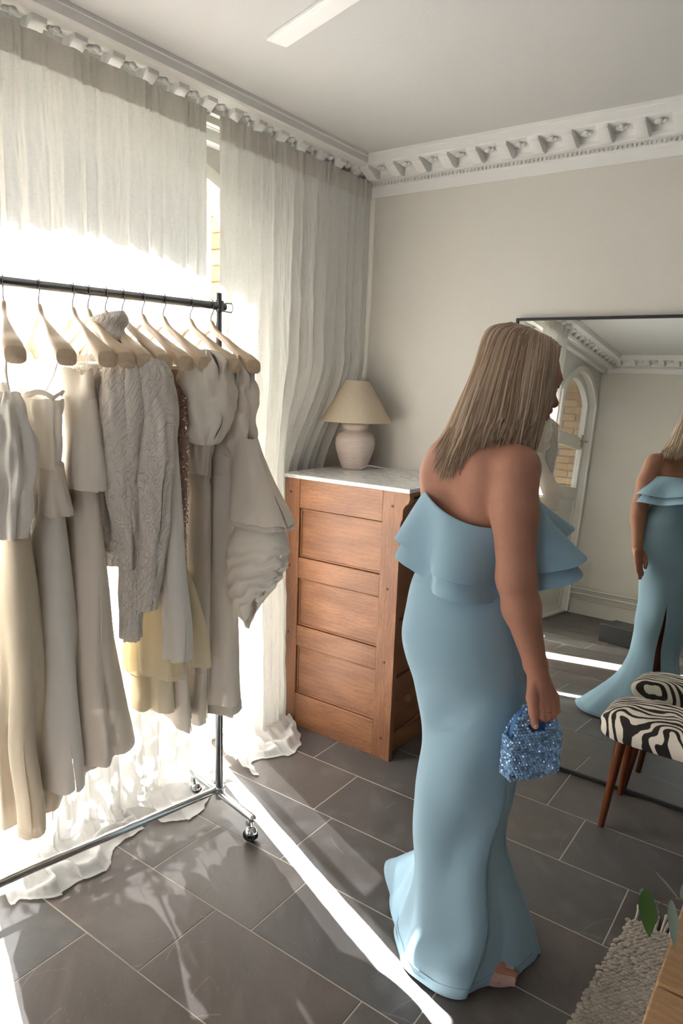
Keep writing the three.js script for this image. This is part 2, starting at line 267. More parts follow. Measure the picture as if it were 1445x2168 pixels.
// ---------------------------------------------------------------- floor of dark stone tiles, each one a part
{
  const floor = struct('floor', uvBox(box(XL - 0.11, XR, -0.15, -0.0009, ZB, ZF)), std({ name: 'grout', color: '#b3a89d', roughness: 0.95 }), 'dark grey brown stone tile floor with thin pale joints', 'floor');
  const R = rng(77), maps = [], bumps = [];
  const tones = [[91, 85, 80], [92, 83, 78], [87, 84, 82]];
  for (let s = 0; s < 3; s++) {
    const scr = []; for (let k = 0; k < 26; k++) scr.push([R(), R(), R() * Math.PI, 0.01 + R() * 0.05, 0.3 + R() * 0.7]);
    const f = (u, v) => {
      let k = 0.55 * wrapN(u, v, 7, 7, 30 + s) + 0.3 * wrapN(u, v, 19, 19, 40 + s) + 0.25 * wrapN(u, v, 60, 60, 50 + s);
      let line = 0; for (const [x, y, a, l, w] of scr) { const dx = u - x, dy = v - y, al = dx * Math.cos(a) + dy * Math.sin(a), ac = Math.abs(-dx * Math.sin(a) + dy * Math.cos(a) + 3 * al * al); if (Math.abs(al) < l && ac < 0.0016) line = Math.max(line, w); }
      const cloud = Math.max(0, wrapN(u, v, 10, 10, 60 + s) - 0.25) * 0.5;
      return [k, line, cloud, Math.max(0, wrapN(u, v, 120, 120, 70 + s) - 0.72) * 2.2];
    };
    const [r, g, b] = tones[s];
    maps.push(tex(768, 768, (u, v) => { const [k, l, c, sp] = f(u, v), m = 1 + 0.1 * k + c * 0.42 + l * 0.35 + sp * 0.4; return rgb(r * m, g * m + c * 2, b * m + c * 4); }));
    bumps.push(tex(512, 512, (u, v) => { const [k, l, c] = f(u, v), rr = 0.44 + 0.1 * k + c * 0.35 + l * 0.2; return [rr, rr, rr]; }, false));
  }
  const mats = maps.map((m, s) => std({ name: 'stone_tile', map: m, roughnessMap: bumps[s], roughness: 1, bumpMap: bumps[s], bumpScale: 0.0008 }));
  const step = 0.2784, z00 = -1.5625, L = 0.505, gap = 0.0036;
  const offs = { '-5': -0.9, '-4': -0.73, '-3': -0.589, '-2': -0.3725, '-1': -1.3, '0': -1.168, '1': -1.302, '2': -1.514 };
  const cache = {};
  const geo = (w, d, variant) => {
    const key = [w.toFixed(3), d.toFixed(3), variant].join();
    return (cache[key] ??= (() => { const g = rbox(0, w, -0.012, 0, 0, d, 0.0014, 1), p = g.attributes.position, uv = new Float32Array(p.count * 2), ou = variant * 0.37, ov = variant * 0.61; for (let i = 0; i < p.count; i++) { uv[i * 2] = p.getX(i) * 0.9 + ou; uv[i * 2 + 1] = p.getZ(i) * 0.9 + ov; } g.setAttribute('uv', new THREE.BufferAttribute(uv, 2)); return g; })());
  };
  for (let k = -5; k < 12; k++) {
    const za = Math.max(z00 + k * step, ZB), zb = Math.min(za === ZB ? z00 + (k + 1) * step : z00 + (k + 1) * step, ZF); if (zb - za < 0.02) continue;
    const joints = []; const o = offs[k] ?? -1 + R() * 0.5;
    for (let x = o - 8 * L; x < XR + L; x += L) joints.push(x);
    if (k === 0) joints.push(-1.578);
    joints.sort((a, b) => a - b);
    const edges = joints.filter((x) => !(k === 0 && x < -1.6 && x > -1.75)).filter((x) => x > XL && x < XR); const list = [XL - 0.11, ...edges, XR];
    for (let i = 0; i + 1 < list.length; i++) {
      const w = list[i + 1] - list[i] - gap, d = zb - za - gap; if (w < 0.02) continue;
      const m = part('floor_tile', geo(w, d, Math.floor(R() * 5)), mats[Math.floor(R() * 3)], floor);
      m.position.set(list[i] + gap / 2, (R() - 0.5) * 0.0006, za + gap / 2);
    }
  }
}
// things on the wall behind the camera that the mirror shows
{
  const skirt = struct('baseboard_front', null, null, 'painted skirting board below the radiator, seen in the mirror', 'baseboard');
  part('board', rbox(XL, XR, 0.0, 0.14, ZF - 0.018, ZF, 0.004), wallPaint, skirt); part('cap', rbox(XL, XR, 0.14, 0.16, ZF - 0.026, ZF, 0.006), wallPaint, skirt);
  const sk2 = struct('baseboard_back', null, null, 'low painted skirting board along the back wall', 'baseboard');
  part('board', rbox(XL, XR, 0.0, 0.09, ZB, ZB + 0.014, 0.004), wallPaint, sk2);
  const radiatorPaint = std({ name: 'radiator_paint', color: '#d9d4c8', roughness: 0.45 });
  const rad = thing('radiator', 'cream panel radiator on the wall reflected in the mirror', 'radiator', [-1.25, 0.28, ZF - 0.072]);
  part('panel', rbox(0, 0.9, 0, 0.55, -0.03, 0.02, 0.012), radiatorPaint, rad);
  for (let k = 0; k < 18; k++) part('flute', rbox(0.03 + k * 0.047, 0.055 + k * 0.047, 0.04, 0.51, -0.04, -0.02, 0.008), radiatorPaint, rad);
  part('valve', merge([bar([-0.01, 0.42, 0], [-0.06, 0.42, 0], 0.012), new THREE.CylinderGeometry(0.022, 0.022, 0.05, 16).rotateZ(Math.PI / 2).translate(-0.085, 0.42, 0)]), std({ name: 'valve_black', color: '#26231f', roughness: 0.4 }), rad);
  part('bracket', rbox(0.1, 0.8, 0.1, 0.16, 0.019, 0.069, 0.004), radiatorPaint, rad);
  const pipe = thing('heating_pipe', 'pair of cream heating pipes running above the skirting', 'pipe', [XL, 0, ZF - 0.06]);
  for (const y of [0.2, 0.25]) part('pipe_run', tube([[0.0, y, 0], [0.6, y, 0], [0.82, y, 0], [0.86, y + 0.05, 0]], 0.011, { seg: 40 }), radiatorPaint, pipe);
  const bin = thing('storage_box', 'low black box on the floor by the radiator wall, in the mirror', 'box', [-1.42, 0, 0.28], 0.16);
  part('body', rbox(0, 0.42, 0, 0.13, 0, 0.3, 0.006), std({ name: 'black_card', color: '#191716', roughness: 0.6 }), bin);
  part('lid', rbox(-0.004, 0.424, 0.125, 0.145, -0.004, 0.304, 0.005), std({ name: 'black_card_lid', color: '#2b2927', roughness: 0.5 }), bin);
}
// unseen potted shrub added outside so its leaves dapple the curtain foot
{
  const t = thing('added_shrub', 'unseen leafy potted shrub added to dapple the foot of the curtain', 'shrub', [-2.6, -0.15, -1.62]);
  part('pot', lathe([[0.0001, 0], [0.12, 0], [0.15, 0.28], [0.16, 0.3], [0.145, 0.3], [0.13, 0.27], [0.0001, 0.27]], 32), std({ name: 'terracotta', color: '#9a6a4e', roughness: 0.9 }), t);
  const R = rng(404), bark = std({ name: 'shrub_stem', color: '#5b4a38', roughness: 0.9 });
  for (let k = 0; k < 7; k++) { const a = k / 7 * TAU; part('stem', tube([[0.03 * Math.cos(a), 0.25, 0.03 * Math.sin(a)], [0.09 * Math.cos(a), 0.6, 0.1 * Math.sin(a)], [0.16 * Math.cos(a), 1.25 + 0.1 * R(), 0.3 * Math.sin(a)]], 0.006, { seg: 16, sides: 6 }), bark, t); }
  const lf = new THREE.SphereGeometry(1, 8, 6), N = 1500, im = new THREE.InstancedMesh(lf, phys({ name: 'shrub_leaf', color: '#55703c', roughness: 0.6, transmission: 0.25, thickness: 0 }), N), M = new THREE.Matrix4(), q = new THREE.Quaternion(), E = new THREE.Euler();
  for (let k = 0; k < N; k++) { const a = R() * TAU, h = Math.pow(R(), 0.8), r = (0.1 + 0.22 * Math.sin(h * 2.6)) * Math.sqrt(R()); E.set(R() * 3, R() * 6, R() * 3); M.compose(V(r * Math.cos(a) * 0.9, 0.4 + h * 1.1, r * Math.sin(a) * 1.5), q.setFromEuler(E), V(0.03, 0.002, 0.014)); im.setMatrixAt(k, M); }
  im.name = 'foliage'; im.userData.kind = 'stuff'; shade(im); t.add(im);
}
// ---------------------------------------------------------------- linen curtains on a white track
const linenMap = tex(512, 512, (u, v) => { const th = 0.5 * wrapN(u, v, 260, 14, 81) + 0.5 * wrapN(u, v, 14, 260, 82), slub = Math.max(0, wrapN(u, v, 130, 6, 83) - 0.45) + Math.max(0, wrapN(u, v, 6, 130, 84) - 0.45); const k = 0.955 + 0.045 * th - 0.09 * slub; return [k, k * 0.995, k * 0.985]; });
const linen = phys({ name: 'curtain_linen', color: '#f4f4f3', map: linenMap, roughness: 0.97, transmission: 0.34, thickness: 0, specularIntensity: 0.1, side: THREE.DoubleSide });
const linenBand = phys({ name: 'curtain_heading_linen', color: '#ece8e2', map: linenMap, roughness: 1, transmission: 0.32, thickness: 0, specularIntensity: 0.1, side: THREE.DoubleSide });
const CY = 2.38, CX = -1.885;
{
  const t = thing('curtain_track', 'white curtain track running below the cornice', 'curtain track', [CX - 0.03, CY - 0.02, 0]);
  part('rail', rbox(-0.012, 0.012, -0.012, 0.014, ZB + 0.02, ZF - 0.02, 0.003), frameWhite, t);
  for (const z of [-2.6, -1.835, -0.9, 0.1, 1.2]) part('bracket', rbox(-0.12, 0, -0.004, 0.012, z - 0.015, z + 0.015, 0.003), frameWhite, t);
}
function curtain(name, label, z0, z1, pleats, seed, shape) {
  const t = thing(name, label, 'curtain', [CX, 0, 0]);
  const total = CY + 0.02 + shape.extra, nv = 170, nu = 260, R = rng(seed), ph = Array.from({ length: 8 }, () => R() * TAU);
  const pos = (u, v, off = 0) => {
    const L = v * total; let y = CY - L;
    const edge = smoothstep(Math.min(u, 1 - u), 0, 0.05), z = lerp(z0, z1, u), wob = 0.8 * n2(u * 5, seed) + 0.4 * n2(u * 11, seed + 20);
    const down = smoothstep(L, 0.02, 1.5), yy = Math.max(y, 0);
    const k = u * pleats * TAU + wob * 2.4 + (0.9 * n2(u * 3.1, yy * 0.7 + seed) + 0.35 * n2(u * 8, yy * 1.6 + seed)) * down;
    // broad flat faces between soft creases
    const crease = Math.pow(Math.abs(Math.sin(k / 2)), 0.62), big = Math.sin(k * 0.5 + 0.8) * 0.35 + 0.5 * n2(u * 6.5, yy * 0.5 + seed * 2);
    const amp = 0.009 + 0.014 * down;
    let x = amp * (crease * 1.5 - 1 + big * 1.3 * down) * (0.35 + 0.65 * edge) + off, zz = z + 0.008 * Math.sin(k) * edge * (0.4 + down) + (shape.shift ? shape.shift(u, yy) : 0);
    const tuck = smoothstep(L, 0.0, 0.012) * (1 - smoothstep(L, 0.06, 0.12)); x += 0.0045 * tuck * Math.sin(u * pleats * 2.6 * TAU + wob * 6);
    x += (shape.push ? shape.push(u, yy, zz) : 0) + 0.004 * n2(u * 16 + 5, yy * 3) * down + 0.0025 * n2(u * 40, yy * 9);
    if (y < 0.05) { // the last of the cloth lies in soft rolls on the floor
      const q = 0.05 - y, e = shape.extra + 0.05, rel = q / e; x -= amp * (crease * 1.5 - 1) * 0.85 * rel;
      const roll = 0.5 + 0.5 * Math.sin(q * 40 + 1.6 * Math.sin(u * 9 + ph[2]) + 2.2 * n2(u * 4, seed + 4));
      x += q * (0.5 + 0.22 * n2(u * 3.2, 8 + seed)) + 0.012 * Math.sin(k * 0.5 + q * 14) * rel; zz += 0.03 * rel * n2(u * 5, seed + 9) * edge;
      const bump = 0.008 + 0.05 * roll * (0.45 + 0.55 * (0.5 + 0.5 * n2(u * 7, q * 6 + seed))) * (1 - rel * 0.6) + 0.008 * crease;
      y = lerp(0.05, bump * (1 - smoothstep(rel, 0.75, 1)) + 0.006 + 0.003 * (0.5 + 0.5 * Math.sin(k)), smoothstep(q, 0, 0.06));
    }
    return [x, y, zz];
  };
  part('drape', sheet(nu, nv, (u, v) => pos(u, v), { su: Math.abs(z1 - z0) * 2.2 / 0.28, sv: total / 0.28 }), linen, t);
  part('heading_band', sheet(nu, 8, (u, v) => { const p = pos(u, v * 0.078 / total, 0.0025); return p; }, { su: Math.abs(z1 - z0) * 2.2 / 0.28, sv: 0.3 }), linenBand, t);
  return t;
}
curtain('linen_curtain', 'white linen curtain hanging behind the rail of cream dresses', -1.803, -0.93, 11, 3, { extra: 0.2, push: (u, y) => 0.03 * (1 - smoothstep(y, 0, 1.4)) });
curtain('linen_curtain', 'white linen curtain beside the wooden chest, right of the gap', ZB + 0.03, -1.862, 12, 8, {
  extra: 0.2,
  // behind the chest the cloth is pressed back to the wall; in front of it it hangs free
  push: (u, y, z) => { const beh = 1 - smoothstep(z, -2.36, -2.2); return beh * (-0.118 * (1 - smoothstep(y, 1.05, 1.62)) + 0.0) + (1 - beh) * 0.035 * (1 - smoothstep(y, 0, 1.2)); },
  shift: (u, y) => (1 - u) * 0.12 * (1 - smoothstep(y, 1.05, 1.6)),
});

curtain('linen_curtain', 'white linen curtain on the added window left of the picture', -0.6, -0.06, 8, 15, { extra: 0.2 });  // drape of the added window, glows into the room from the left

// ---------------------------------------------------------------- oak chest with a marble top
const oakMaps = [0, 1, 2].map((s) => tex(1024, 512, (u, v) => {
  const warp = 0.02 * wrapN(u, v, 4, 4, 90 + s) + 0.006 * wrapN(u, v, 14, 10, 94 + s), ring = 0.5 + 0.5 * Math.sin((v + warp) * TAU * (s === 2 ? 18 : 26) + 1.5 * wrapN(u, v, 3, 12, 97 + s));
  const streak = wrapN(u, v, 7, 150, 98 + s), pore = Math.max(0, wrapN(u, v, 22, 420, 99 + s) - 0.3) * 1.2, fleck = Math.max(0, wrapN(u, v, 60, 190, 101 + s) - 0.5) * 0.9, big = wrapN(u, v, 3, 5, 103 + s);
  const c = mixc(rgb(122, 78, 53), rgb(160, 112, 78), clamp(0.42 + 0.22 * ring + 0.22 * streak + 0.2 * big, 0, 1));
  return c.map((x) => x * (1 - 0.36 * pore) * (1 + 0.05 * big) + fleck * 0.05);
}));
const oak = oakMaps.map((m) => std({ name: 'waxed_oak', map: rep(m, 1 / 0.8, 1 / 0.4), roughness: 0.42, bumpMap: rep(m, 1 / 0.8, 1 / 0.4), bumpScale: 0.0007 }));
const pegWood = std({ name: 'bog_oak_peg', color: '#4a2f1f', roughness: 0.6 });
{
  const t = thing('oak_chest', 'old oak chest with three sunk side panels and marble top in corner', 'chest', [0, 0, 0]);
  const zf = -2.285, zb = ZB + 0.006, xl = -1.917, xr = -1.346, x1 = -1.838, x2 = -1.427, T = 1.1;
  const put = (name, g, along, k, du) => part(name, uvBox(g, along, du, du * 1.7), oak[k], t);
  put('stile', rbox(xl, x1, 0.0, T, zf - 0.028, zf, 0.003), 'y', 0, 0.1);
  { // right stile with the shaped bracket at its head
    const g = extrude([[x2, 0], [xr, 0], [xr, 0.962], [-1.345, 0.985], [-1.338, 1.0], [-1.338, 1.035], [-1.33, 1.05], [-1.315, 1.063], [-1.309, 1.08], [-1.313, T], [x2, T]], 0.026, { bevel: 0.001 }); g.translate(0, 0, zf - 0.027);
    put('stile', g, 'y', 1, 0.43);
  }
  const rails = [[0.978, T], [0.675, 0.765], [0.372, 0.464], [0.0, 0.152]];
  rails.forEach(([a, b], k) => put('rail', rbox(x1 + 0.0006, x2 - 0.0006, a, b, zf - 0.027, zf - 0.0006, 0.003), 'x', k % 3, 0.21 * k));
  [[0.765, 0.978], [0.464, 0.675], [0.152, 0.372]].forEach(([a, b], k) => {
    const p = put('panel', box(x1 + 0.003, x2 - 0.003, a + 0.003, b - 0.003, zf - 0.024, zf - 0.0125), 'x', 2 - (k % 2), 0.33 + k * 0.4);
    const e = 0.006; // quirk bead round the panel
    const g3 = 0.003; for (const [q, w, c, d] of [[x1 + g3, x2 - g3, a + g3, a + g3 + e], [x1 + g3, x2 - g3, b - g3 - e, b - g3], [x1 + g3, x1 + g3 + e, a + g3, b - g3], [x2 - g3 - e, x2 - g3, a + g3, b - g3]]) part('bead', uvBox(rbox(q, w, c, d, zf - 0.0125, zf - 0.0075, 0.0022), w - q > d - c ? 'x' : 'y'), oak[0], p);
  });
  for (const [x, y] of [[-1.384, 1.044], [-1.39, 0.715], [-1.388, 0.413], [-1.385, 0.09], [-1.885, 1.042], [-1.884, 0.722], [-1.883, 0.423]]) part('peg', new THREE.CylinderGeometry(0.0045, 0.0045, 0.004, 12).rotateX(Math.PI / 2).translate(x, y, zf), pegWood, t);
  put('carcass', box(xl + 0.01, xr - 0.045, 0.0, T, zb, zf - 0.028), 'x', 0, 0.6);
  // dark drawer front side that faces the room, recessed behind the stile
  const dk = (name, g, along, du) => part(name, uvBox(g, along, du, du), oak[1], t);
  for (let k = 0; k < 4; k++) {
    const a = 0.09 + k * 0.245; const dr = dk('drawer', rbox(xr - 0.046, xr - 0.028, a, a + 0.232, zb + 0.05, zf - 0.06, 0.004), 'z', k * 0.3);
    for (const z of [zb + 0.16, zf - 0.17]) part('drawer_knob', new THREE.SphereGeometry(0.016, 16, 12).translate(xr - 0.02, a + 0.116, z), oak[0], dr);
  }
  dk('rear_stile', rbox(xr - 0.046, xr - 0.018, 0, T, zb, zb + 0.05, 0.003), 'y', 0.5);
  dk('plinth', rbox(xr - 0.046, xr - 0.02, 0, 0.088, zb + 0.05, zf - 0.03, 0.003), 'z', 0.8);
  dk('top_rail', rbox(xr - 0.046, xr - 0.02, 1.068, T, zb + 0.05, zf - 0.03, 0.003), 'z', 0.9);
  const marbleMap = tex(768, 768, (u, v) => { const w = 0.22 * wrapN(u, v, 5, 5, 110) + 0.08 * wrapN(u, v, 17, 17, 111), a = wrapN(u + w, v + w * 0.6, 6, 14, 112); const vein = Math.pow(1 - Math.min(1, Math.abs(a) * 2.4), 3), cloud = 0.5 + 0.5 * wrapN(u, v, 8, 16, 113); const k = 0.95 - 0.18 * vein - 0.06 * cloud; return [k, k * 0.997, k * 0.99]; });
  const m = part('marble_top', uvBox(rbox(-1.94, -1.308, T, T + 0.017, ZB + 0.003, zf + 0.004, 0.004, 3)), std({ name: 'grey_veined_marble', map: rep(marbleMap, 1.6, 1.6), roughness: 0.22 }), t);
  m.userData.label = 'pale grey veined marble top';
}

// ---------------------------------------------------------------- table lamp
{
  const t = thing('table_lamp', 'round pale ceramic table lamp with beige cone shade on the chest', 'lamp', [-1.822, 1.117, -2.655]);
  const clayMap = tex(256, 512, (u, v) => { const k = 0.93 + 0.035 * wrapN(u, v, 3, 150, 120) + 0.03 * wrapN(u, v, 20, 60, 121); return [k, k * 0.985, k * 0.975]; });
  part('ceramic_base', lathe([[0.0001, 0], [0.054, 0], [0.057, 0.004], [0.06, 0.012], [0.074, 0.05], [0.087, 0.09], [0.0905, 0.113], [0.088, 0.137], [0.078, 0.158], [0.062, 0.17], [0.055, 0.176], [0.054, 0.182], [0.058, 0.19], [0.0595, 0.197], [0.057, 0.203], [0.05, 0.205], [0.048, 0.2], [0.02, 0.199], [0.0001, 0.199]], 64), std({ name: 'unglazed_clay', color: '#e3d6cf', map: clayMap, roughness: 0.8, bumpMap: clayMap, bumpScale: 0.002 }), t);
  part('neck', merge([new THREE.CylinderGeometry(0.012, 0.016, 0.03, 20).translate(0, 0.213, 0), new THREE.CylinderGeometry(0.017, 0.017, 0.05, 20).translate(0, 0.25, 0)]), std({ name: 'lamp_fitting', color: '#c8c2b8', roughness: 0.5 }), t);
  const weave = tex(256, 256, (u, v) => { const k = 0.9 + 0.06 * wrapN(u, v, 180, 20, 122) + 0.06 * wrapN(u, v, 20, 180, 123); return [k, k * 0.99, k * 0.97]; });
  const cloth = phys({ name: 'shade_cloth', color: '#f3e6d2', map: rep(weave, 10, 3), roughness: 1, transmission: 0.32, thickness: 0, specularIntensity: 0.1, side: THREE.DoubleSide });
  const sh = part('lamp_shade', lathe([[0.158, 0.214], [0.1585, 0.218], [0.055, 0.39], [0.0545, 0.393]], 72), cloth, t);
  part('rim', new THREE.TorusGeometry(0.158, 0.0018, 8, 72).rotateX(Math.PI / 2).translate(0, 0.214, 0), cloth, sh);
  part('rim', new THREE.TorusGeometry(0.0545, 0.0018, 8, 48).rotateX(Math.PI / 2).translate(0, 0.393, 0), cloth, sh);
  part('shade_ring', merge([bar([-0.053, 0.375, 0], [0.053, 0.375, 0], 0.0018, 6), bar([0, 0.375, -0.053], [0, 0.375, 0.053], 0.0018, 6), bar([0, 0.27, 0], [0, 0.376, 0], 0.004, 8)]), std({ name: 'shade_wire', color: '#c9c4ba', metalness: 0.6, roughness: 0.4 }), t);
  part('cord', tube([[0.05, 0.004, 0.03], [0.075, 0.02, 0.0], [0.1, 0.012, -0.05], [0.12, 0.004, -0.1], [0.1, 0.004, -0.15]], 0.0022, { seg: 30, sides: 6 }), std({ name: 'white_cord', color: '#e9e6e0', roughness: 0.5 }), t);
}

// ---------------------------------------------------------------- leaning mirror
{
  const zb0 = -2.668, zt = -2.802, hgt = 1.775, t = thing('floor_mirror', 'tall wide mirror in thin black frame leaning on back wall', 'mirror', [-1.158, 0.004, zb0]);
  t.rotation.x = -Math.atan2(zb0 - zt, hgt);
  const W = 1.02, Ht = Math.hypot(hgt, zb0 - zt), black = std({ name: 'black_metal_frame', color: '#1b1a1a', roughness: 0.45 });
  part('frame', merge([rbox(0, W, 0, 0.013, -0.022, 0.006, 0.002), rbox(0, W, Ht - 0.011, Ht, -0.022, 0.006, 0.002), rbox(0, 0.011, 0.005, Ht - 0.005, -0.022, 0.006, 0.002), rbox(W - 0.011, W, 0.005, Ht - 0.005, -0.022, 0.006, 0.002)]), black, t);
  const gl = part('mirror_glass', box(0.009, W - 0.009, 0.01, Ht - 0.009, -0.012, 0), std({ name: 'silvered_glass', color: '#e4e8e5', metalness: 1, roughness: 0.0 }), t);
  part('backing_board', box(0.009, W - 0.009, 0.01, Ht - 0.009, -0.02, -0.0125), black, t);
}

// ---------------------------------------------------------------- zebra stool
{
  const t = thing('zebra_stool', 'low stool with zebra striped seat and tapered wooden legs before mirror', 'stool', [-0.335, 0, -2.48], 0);
  const zebra = tex(1024, 1024, (u, v) => {
    const x = u * 5, y = v * 5, ang = 0.25 + 0.9 * n2(x * 0.33 + 70, y * 0.33), w1 = n2(x * 0.8 + 3, y * 0.8), w2 = n2(x * 2.1 + 40, y * 2.1 + 9);
    const s = (x * Math.sin(ang) + y * Math.cos(ang)) * 9.5 + w1 * 2.4 + w2 * 0.7;
    const m = Math.sin(s * TAU * 0.5) + 0.6 * n2(x * 1.2 + 20, y * 2.6) + 0.12 * n2(x * 9, y * 9), k = smoothstep(m, -0.12, 0.0);
    return mixc(rgb(32, 25, 23), rgb(228, 216, 200), k);
  });
  const fabric = std({ name: 'zebra_fabric', map: zebra, roughness: 0.85, bumpMap: rep(linenMap, 3, 3), bumpScale: 0.0012 });
  // cushion: a soft slab with rounded rim
  const hx = 0.246, hz = 0.142, y0 = 0.348, th = 0.08;
  const shape = (u, v) => { const a = u * TAU, n = 0.42, cx = Math.sign(Math.cos(a)) * Math.abs(Math.cos(a)) ** n, cz = Math.sign(Math.sin(a)) * Math.abs(Math.sin(a)) ** n; let r, y; if (v < 0.25) { r = v / 0.25 * 0.93; y = 0; } else if (v < 0.6) { const q = (v - 0.25) / 0.35 * Math.PI / 2; r = 0.93 + 0.07 * Math.sin(q); y = 0.45 * th * (1 - Math.cos(q)); } else { const q = (v - 0.6) / 0.4; r = 1 - Math.pow(q, 1.8); y = 0.45 * th + th * 0.75 * Math.sin(Math.min(1, q * 1.6) * Math.PI / 2) * 0.62 + 0.018 * (1 - (1 - q) ** 2); } return [cx * hx * r, y0 + y, cz * hz * r]; };
  const g = sheet(96, 48, shape, { closed: true }); { const p = g.attributes.position, uv = g.attributes.uv; for (let i = 0; i < p.count; i++) { const y = p.getY(i) - y0; uv.setXY(i, p.getX(i) * 1.05 + 0.4 + y * 0.6, p.getZ(i) * 1.05 + 0.4 - y * 0.6); } }
  part('seat_cushion', g, fabric, t);
  const legWood = std({ name: 'teak_leg', map: rep(oakMaps[0], 2, 2), color: '#b98a5e', roughness: 0.35 });
  for (const [x, z] of [[-1, 1], [-1, -1], [1, 1], [1, -1]]) part('leg', tube([[x * 0.165, 0.352, z > 0 ? 0.07 : -0.09], [x * 0.2, 0.0, z > 0 ? 0.085 : -0.168]], (q) => 0.0185 - 0.0075 * q, { seg: 4, sides: 20, curve: false }), legWood, t);
  part('seat_frame', rbox(-0.19, 0.19, 0.325, 0.35, -0.11, 0.09, 0.01), legWood, t);
}
// ---------------------------------------------------------------- chrome clothes rail
const RAIL0 = V(-1.63, 1.717, -1.61), RDIR = V(-0.19, 0, 0.98).normalize(), RTURN = -0.1915;
const chromeMat = std({ name: 'chrome', color: '#d4d8da', metalness: 1, roughness: 0.12 });
const railMat = std({ name: 'dark_chrome', color: '#8d9092', metalness: 1, roughness: 0.22 });
{
  const t = thing('clothes_rail', 'chrome clothes rail on castors hung with cream dresses', 'clothes rail', [RAIL0.x, 0, RAIL0.z], RTURN);
  const L = 0.95; // local z runs along the rail towards the camera side
  part('top_rail', bar([0, 1.717, -0.02], [0, 1.717, L + 0.02], 0.0125, 20), railMat, t);
  part('bottom_rail', bar([0.012, 0.1, 0], [0.012, 0.1, L], 0.0125, 20), chromeMat, t);
  for (const z of [0, L]) {
    part('post', merge([bar([0.012, 0.07, z], [0, 1.35, z], 0.0125, 20), bar([0.006, 0.7, z], [-0.004, 1.757, z], 0.0105, 16), new THREE.CylinderGeometry(0.0155, 0.0155, 0.05, 20).translate(0.001, 1.335, z)]), railMat, t);
    part('rail_joint', new THREE.CylinderGeometry(0.016, 0.016, 0.034, 20).translate(-0.002, 1.717, z), railMat, t);
    const s = z ? 1 : -1; // wire bracket beyond the post
    part('wire_bracket', tube([[0, 1.727, z], [0, 1.729, z + s * 0.04], [0, 1.728, z + s * 0.047], [0, 1.717, z + s * 0.05], [0, 1.705, z + s * 0.047], [0, 1.703, z + s * 0.04], [0, 1.704, z]], 0.0018, { seg: 40, sides: 6 }), railMat, t);
    const foot = part('foot_tube', merge([bar([-0.165, 0.085, z], [0.205, 0.085, z], 0.0125, 20), new THREE.SphereGeometry(0.0125, 16, 8).translate(-0.165, 0.085, z), new THREE.SphereGeometry(0.0125, 16, 8).translate(0.205, 0.085, z)]), chromeMat, t);
    part('foot_collar', merge([new THREE.CylinderGeometry(0.018, 0.018, 0.035, 20).translate(0.012, 0.085, z), new THREE.TorusGeometry(0.016, 0.004, 8, 20).rotateX(Math.PI / 2).translate(0.012, 0.107, z)]), chromeMat, t);
    for (const x of [-0.15, 0.19]) {
      const c = part('castor', merge([bar([x, 0.075, z], [x, 0.05, z], 0.006), new THREE.CylinderGeometry(0.011, 0.013, 0.012, 16).translate(x, 0.062, z), new THREE.SphereGeometry(0.021, 18, 12, 0, TAU, 0, Math.PI / 2).translate(x + 0.008, 0.03, z)]), chromeMat, t);
      part('wheel', merge([new THREE.TorusGeometry(0.0155, 0.0062, 10, 24).rotateY(0.5).translate(x + 0.008, 0.0222, z - 0.006), new THREE.TorusGeometry(0.0155, 0.0062, 10, 24).rotateY(0.5).translate(x + 0.008, 0.0222, z + 0.008), new THREE.CylinderGeometry(0.005, 0.005, 0.034, 10).rotateX(Math.PI / 2).translate(x + 0.008, 0.0222, z)]), std({ name: 'castor_black', color: '#22211f', roughness: 0.35 }), c);
    }
  }
}
// ---------------------------------------------------------------- wooden hangers
const beech = std({ name: 'pale_beech', map: rep(tex(512, 256, (u, v) => { const k = 1 + 0.05 * wrapN(u, v, 5, 90, 130) + 0.05 * wrapN(u, v, 3, 12, 131) - 0.1 * Math.max(0, wrapN(u, v, 40, 160, 132) - 0.5); return rgb(208 * k, 184 * k, 155 * k); }), 2.5, 8), roughness: 0.45 });
const clearBar = std({ name: 'trouser_bar', color: '#e6dccb', roughness: 0.3 });
const hangerBody = (() => {
  const py = (a) => 1.645 - 0.012 * a - 0.1 * Math.pow(a, 1.25) + 0.012 * Math.exp(-((a / 0.12) ** 2)), ry = (a) => (a > 0.985 ? 0.008 : 0.0108 + 0.006 * Math.exp(-((a / 0.09) ** 4)) + 0.0085 * smoothstep(a, 0.62, 0.9)), rz = (a) => (a > 0.985 ? 0.009 : 0.0065 + 0.0165 * smoothstep(a, 0.25, 0.92));
  return sheet(96, 20, (u, v) => { const s = u * 2 - 1, a = Math.min(1, Math.abs(s) * 1.0), th = v * TAU, n = 0.62, c = Math.sign(Math.cos(th)) * Math.abs(Math.cos(th)) ** n, q = Math.sign(Math.sin(th)) * Math.abs(Math.sin(th)) ** n, end = Math.abs(u - 0.5) > 0.4999 ? 0 : 1; return [s * 0.205, py(a) + ry(a) * c * end, rz(a) * q * end - 0.018 * a * a]; }, { su: 0.41, sv: 0.1 });
})();
const hookGeo = (() => { const p = [V(0, 1.652, 0), V(0, 1.675, 0), V(0.004, 1.689, 0), V(0.016, 1.703, 0)]; for (let k = 0; k <= 14; k++) { const a = -0.75 + (k / 14) * 4.0; p.push(V(Math.cos(a) * 0.0165, 1.7175 + Math.sin(a) * 0.0165, 0)); } return tube(p, 0.0017, { seg: 70, sides: 6 }); })();
const capLines = [-1, 1].map((s) => new THREE.TorusGeometry(0.0205, 0.0006, 6, 24).scale(1, 0.82, 1).rotateY(Math.PI / 2).translate(s * 0.183, 1.5415 - 0.004, -0.0155));
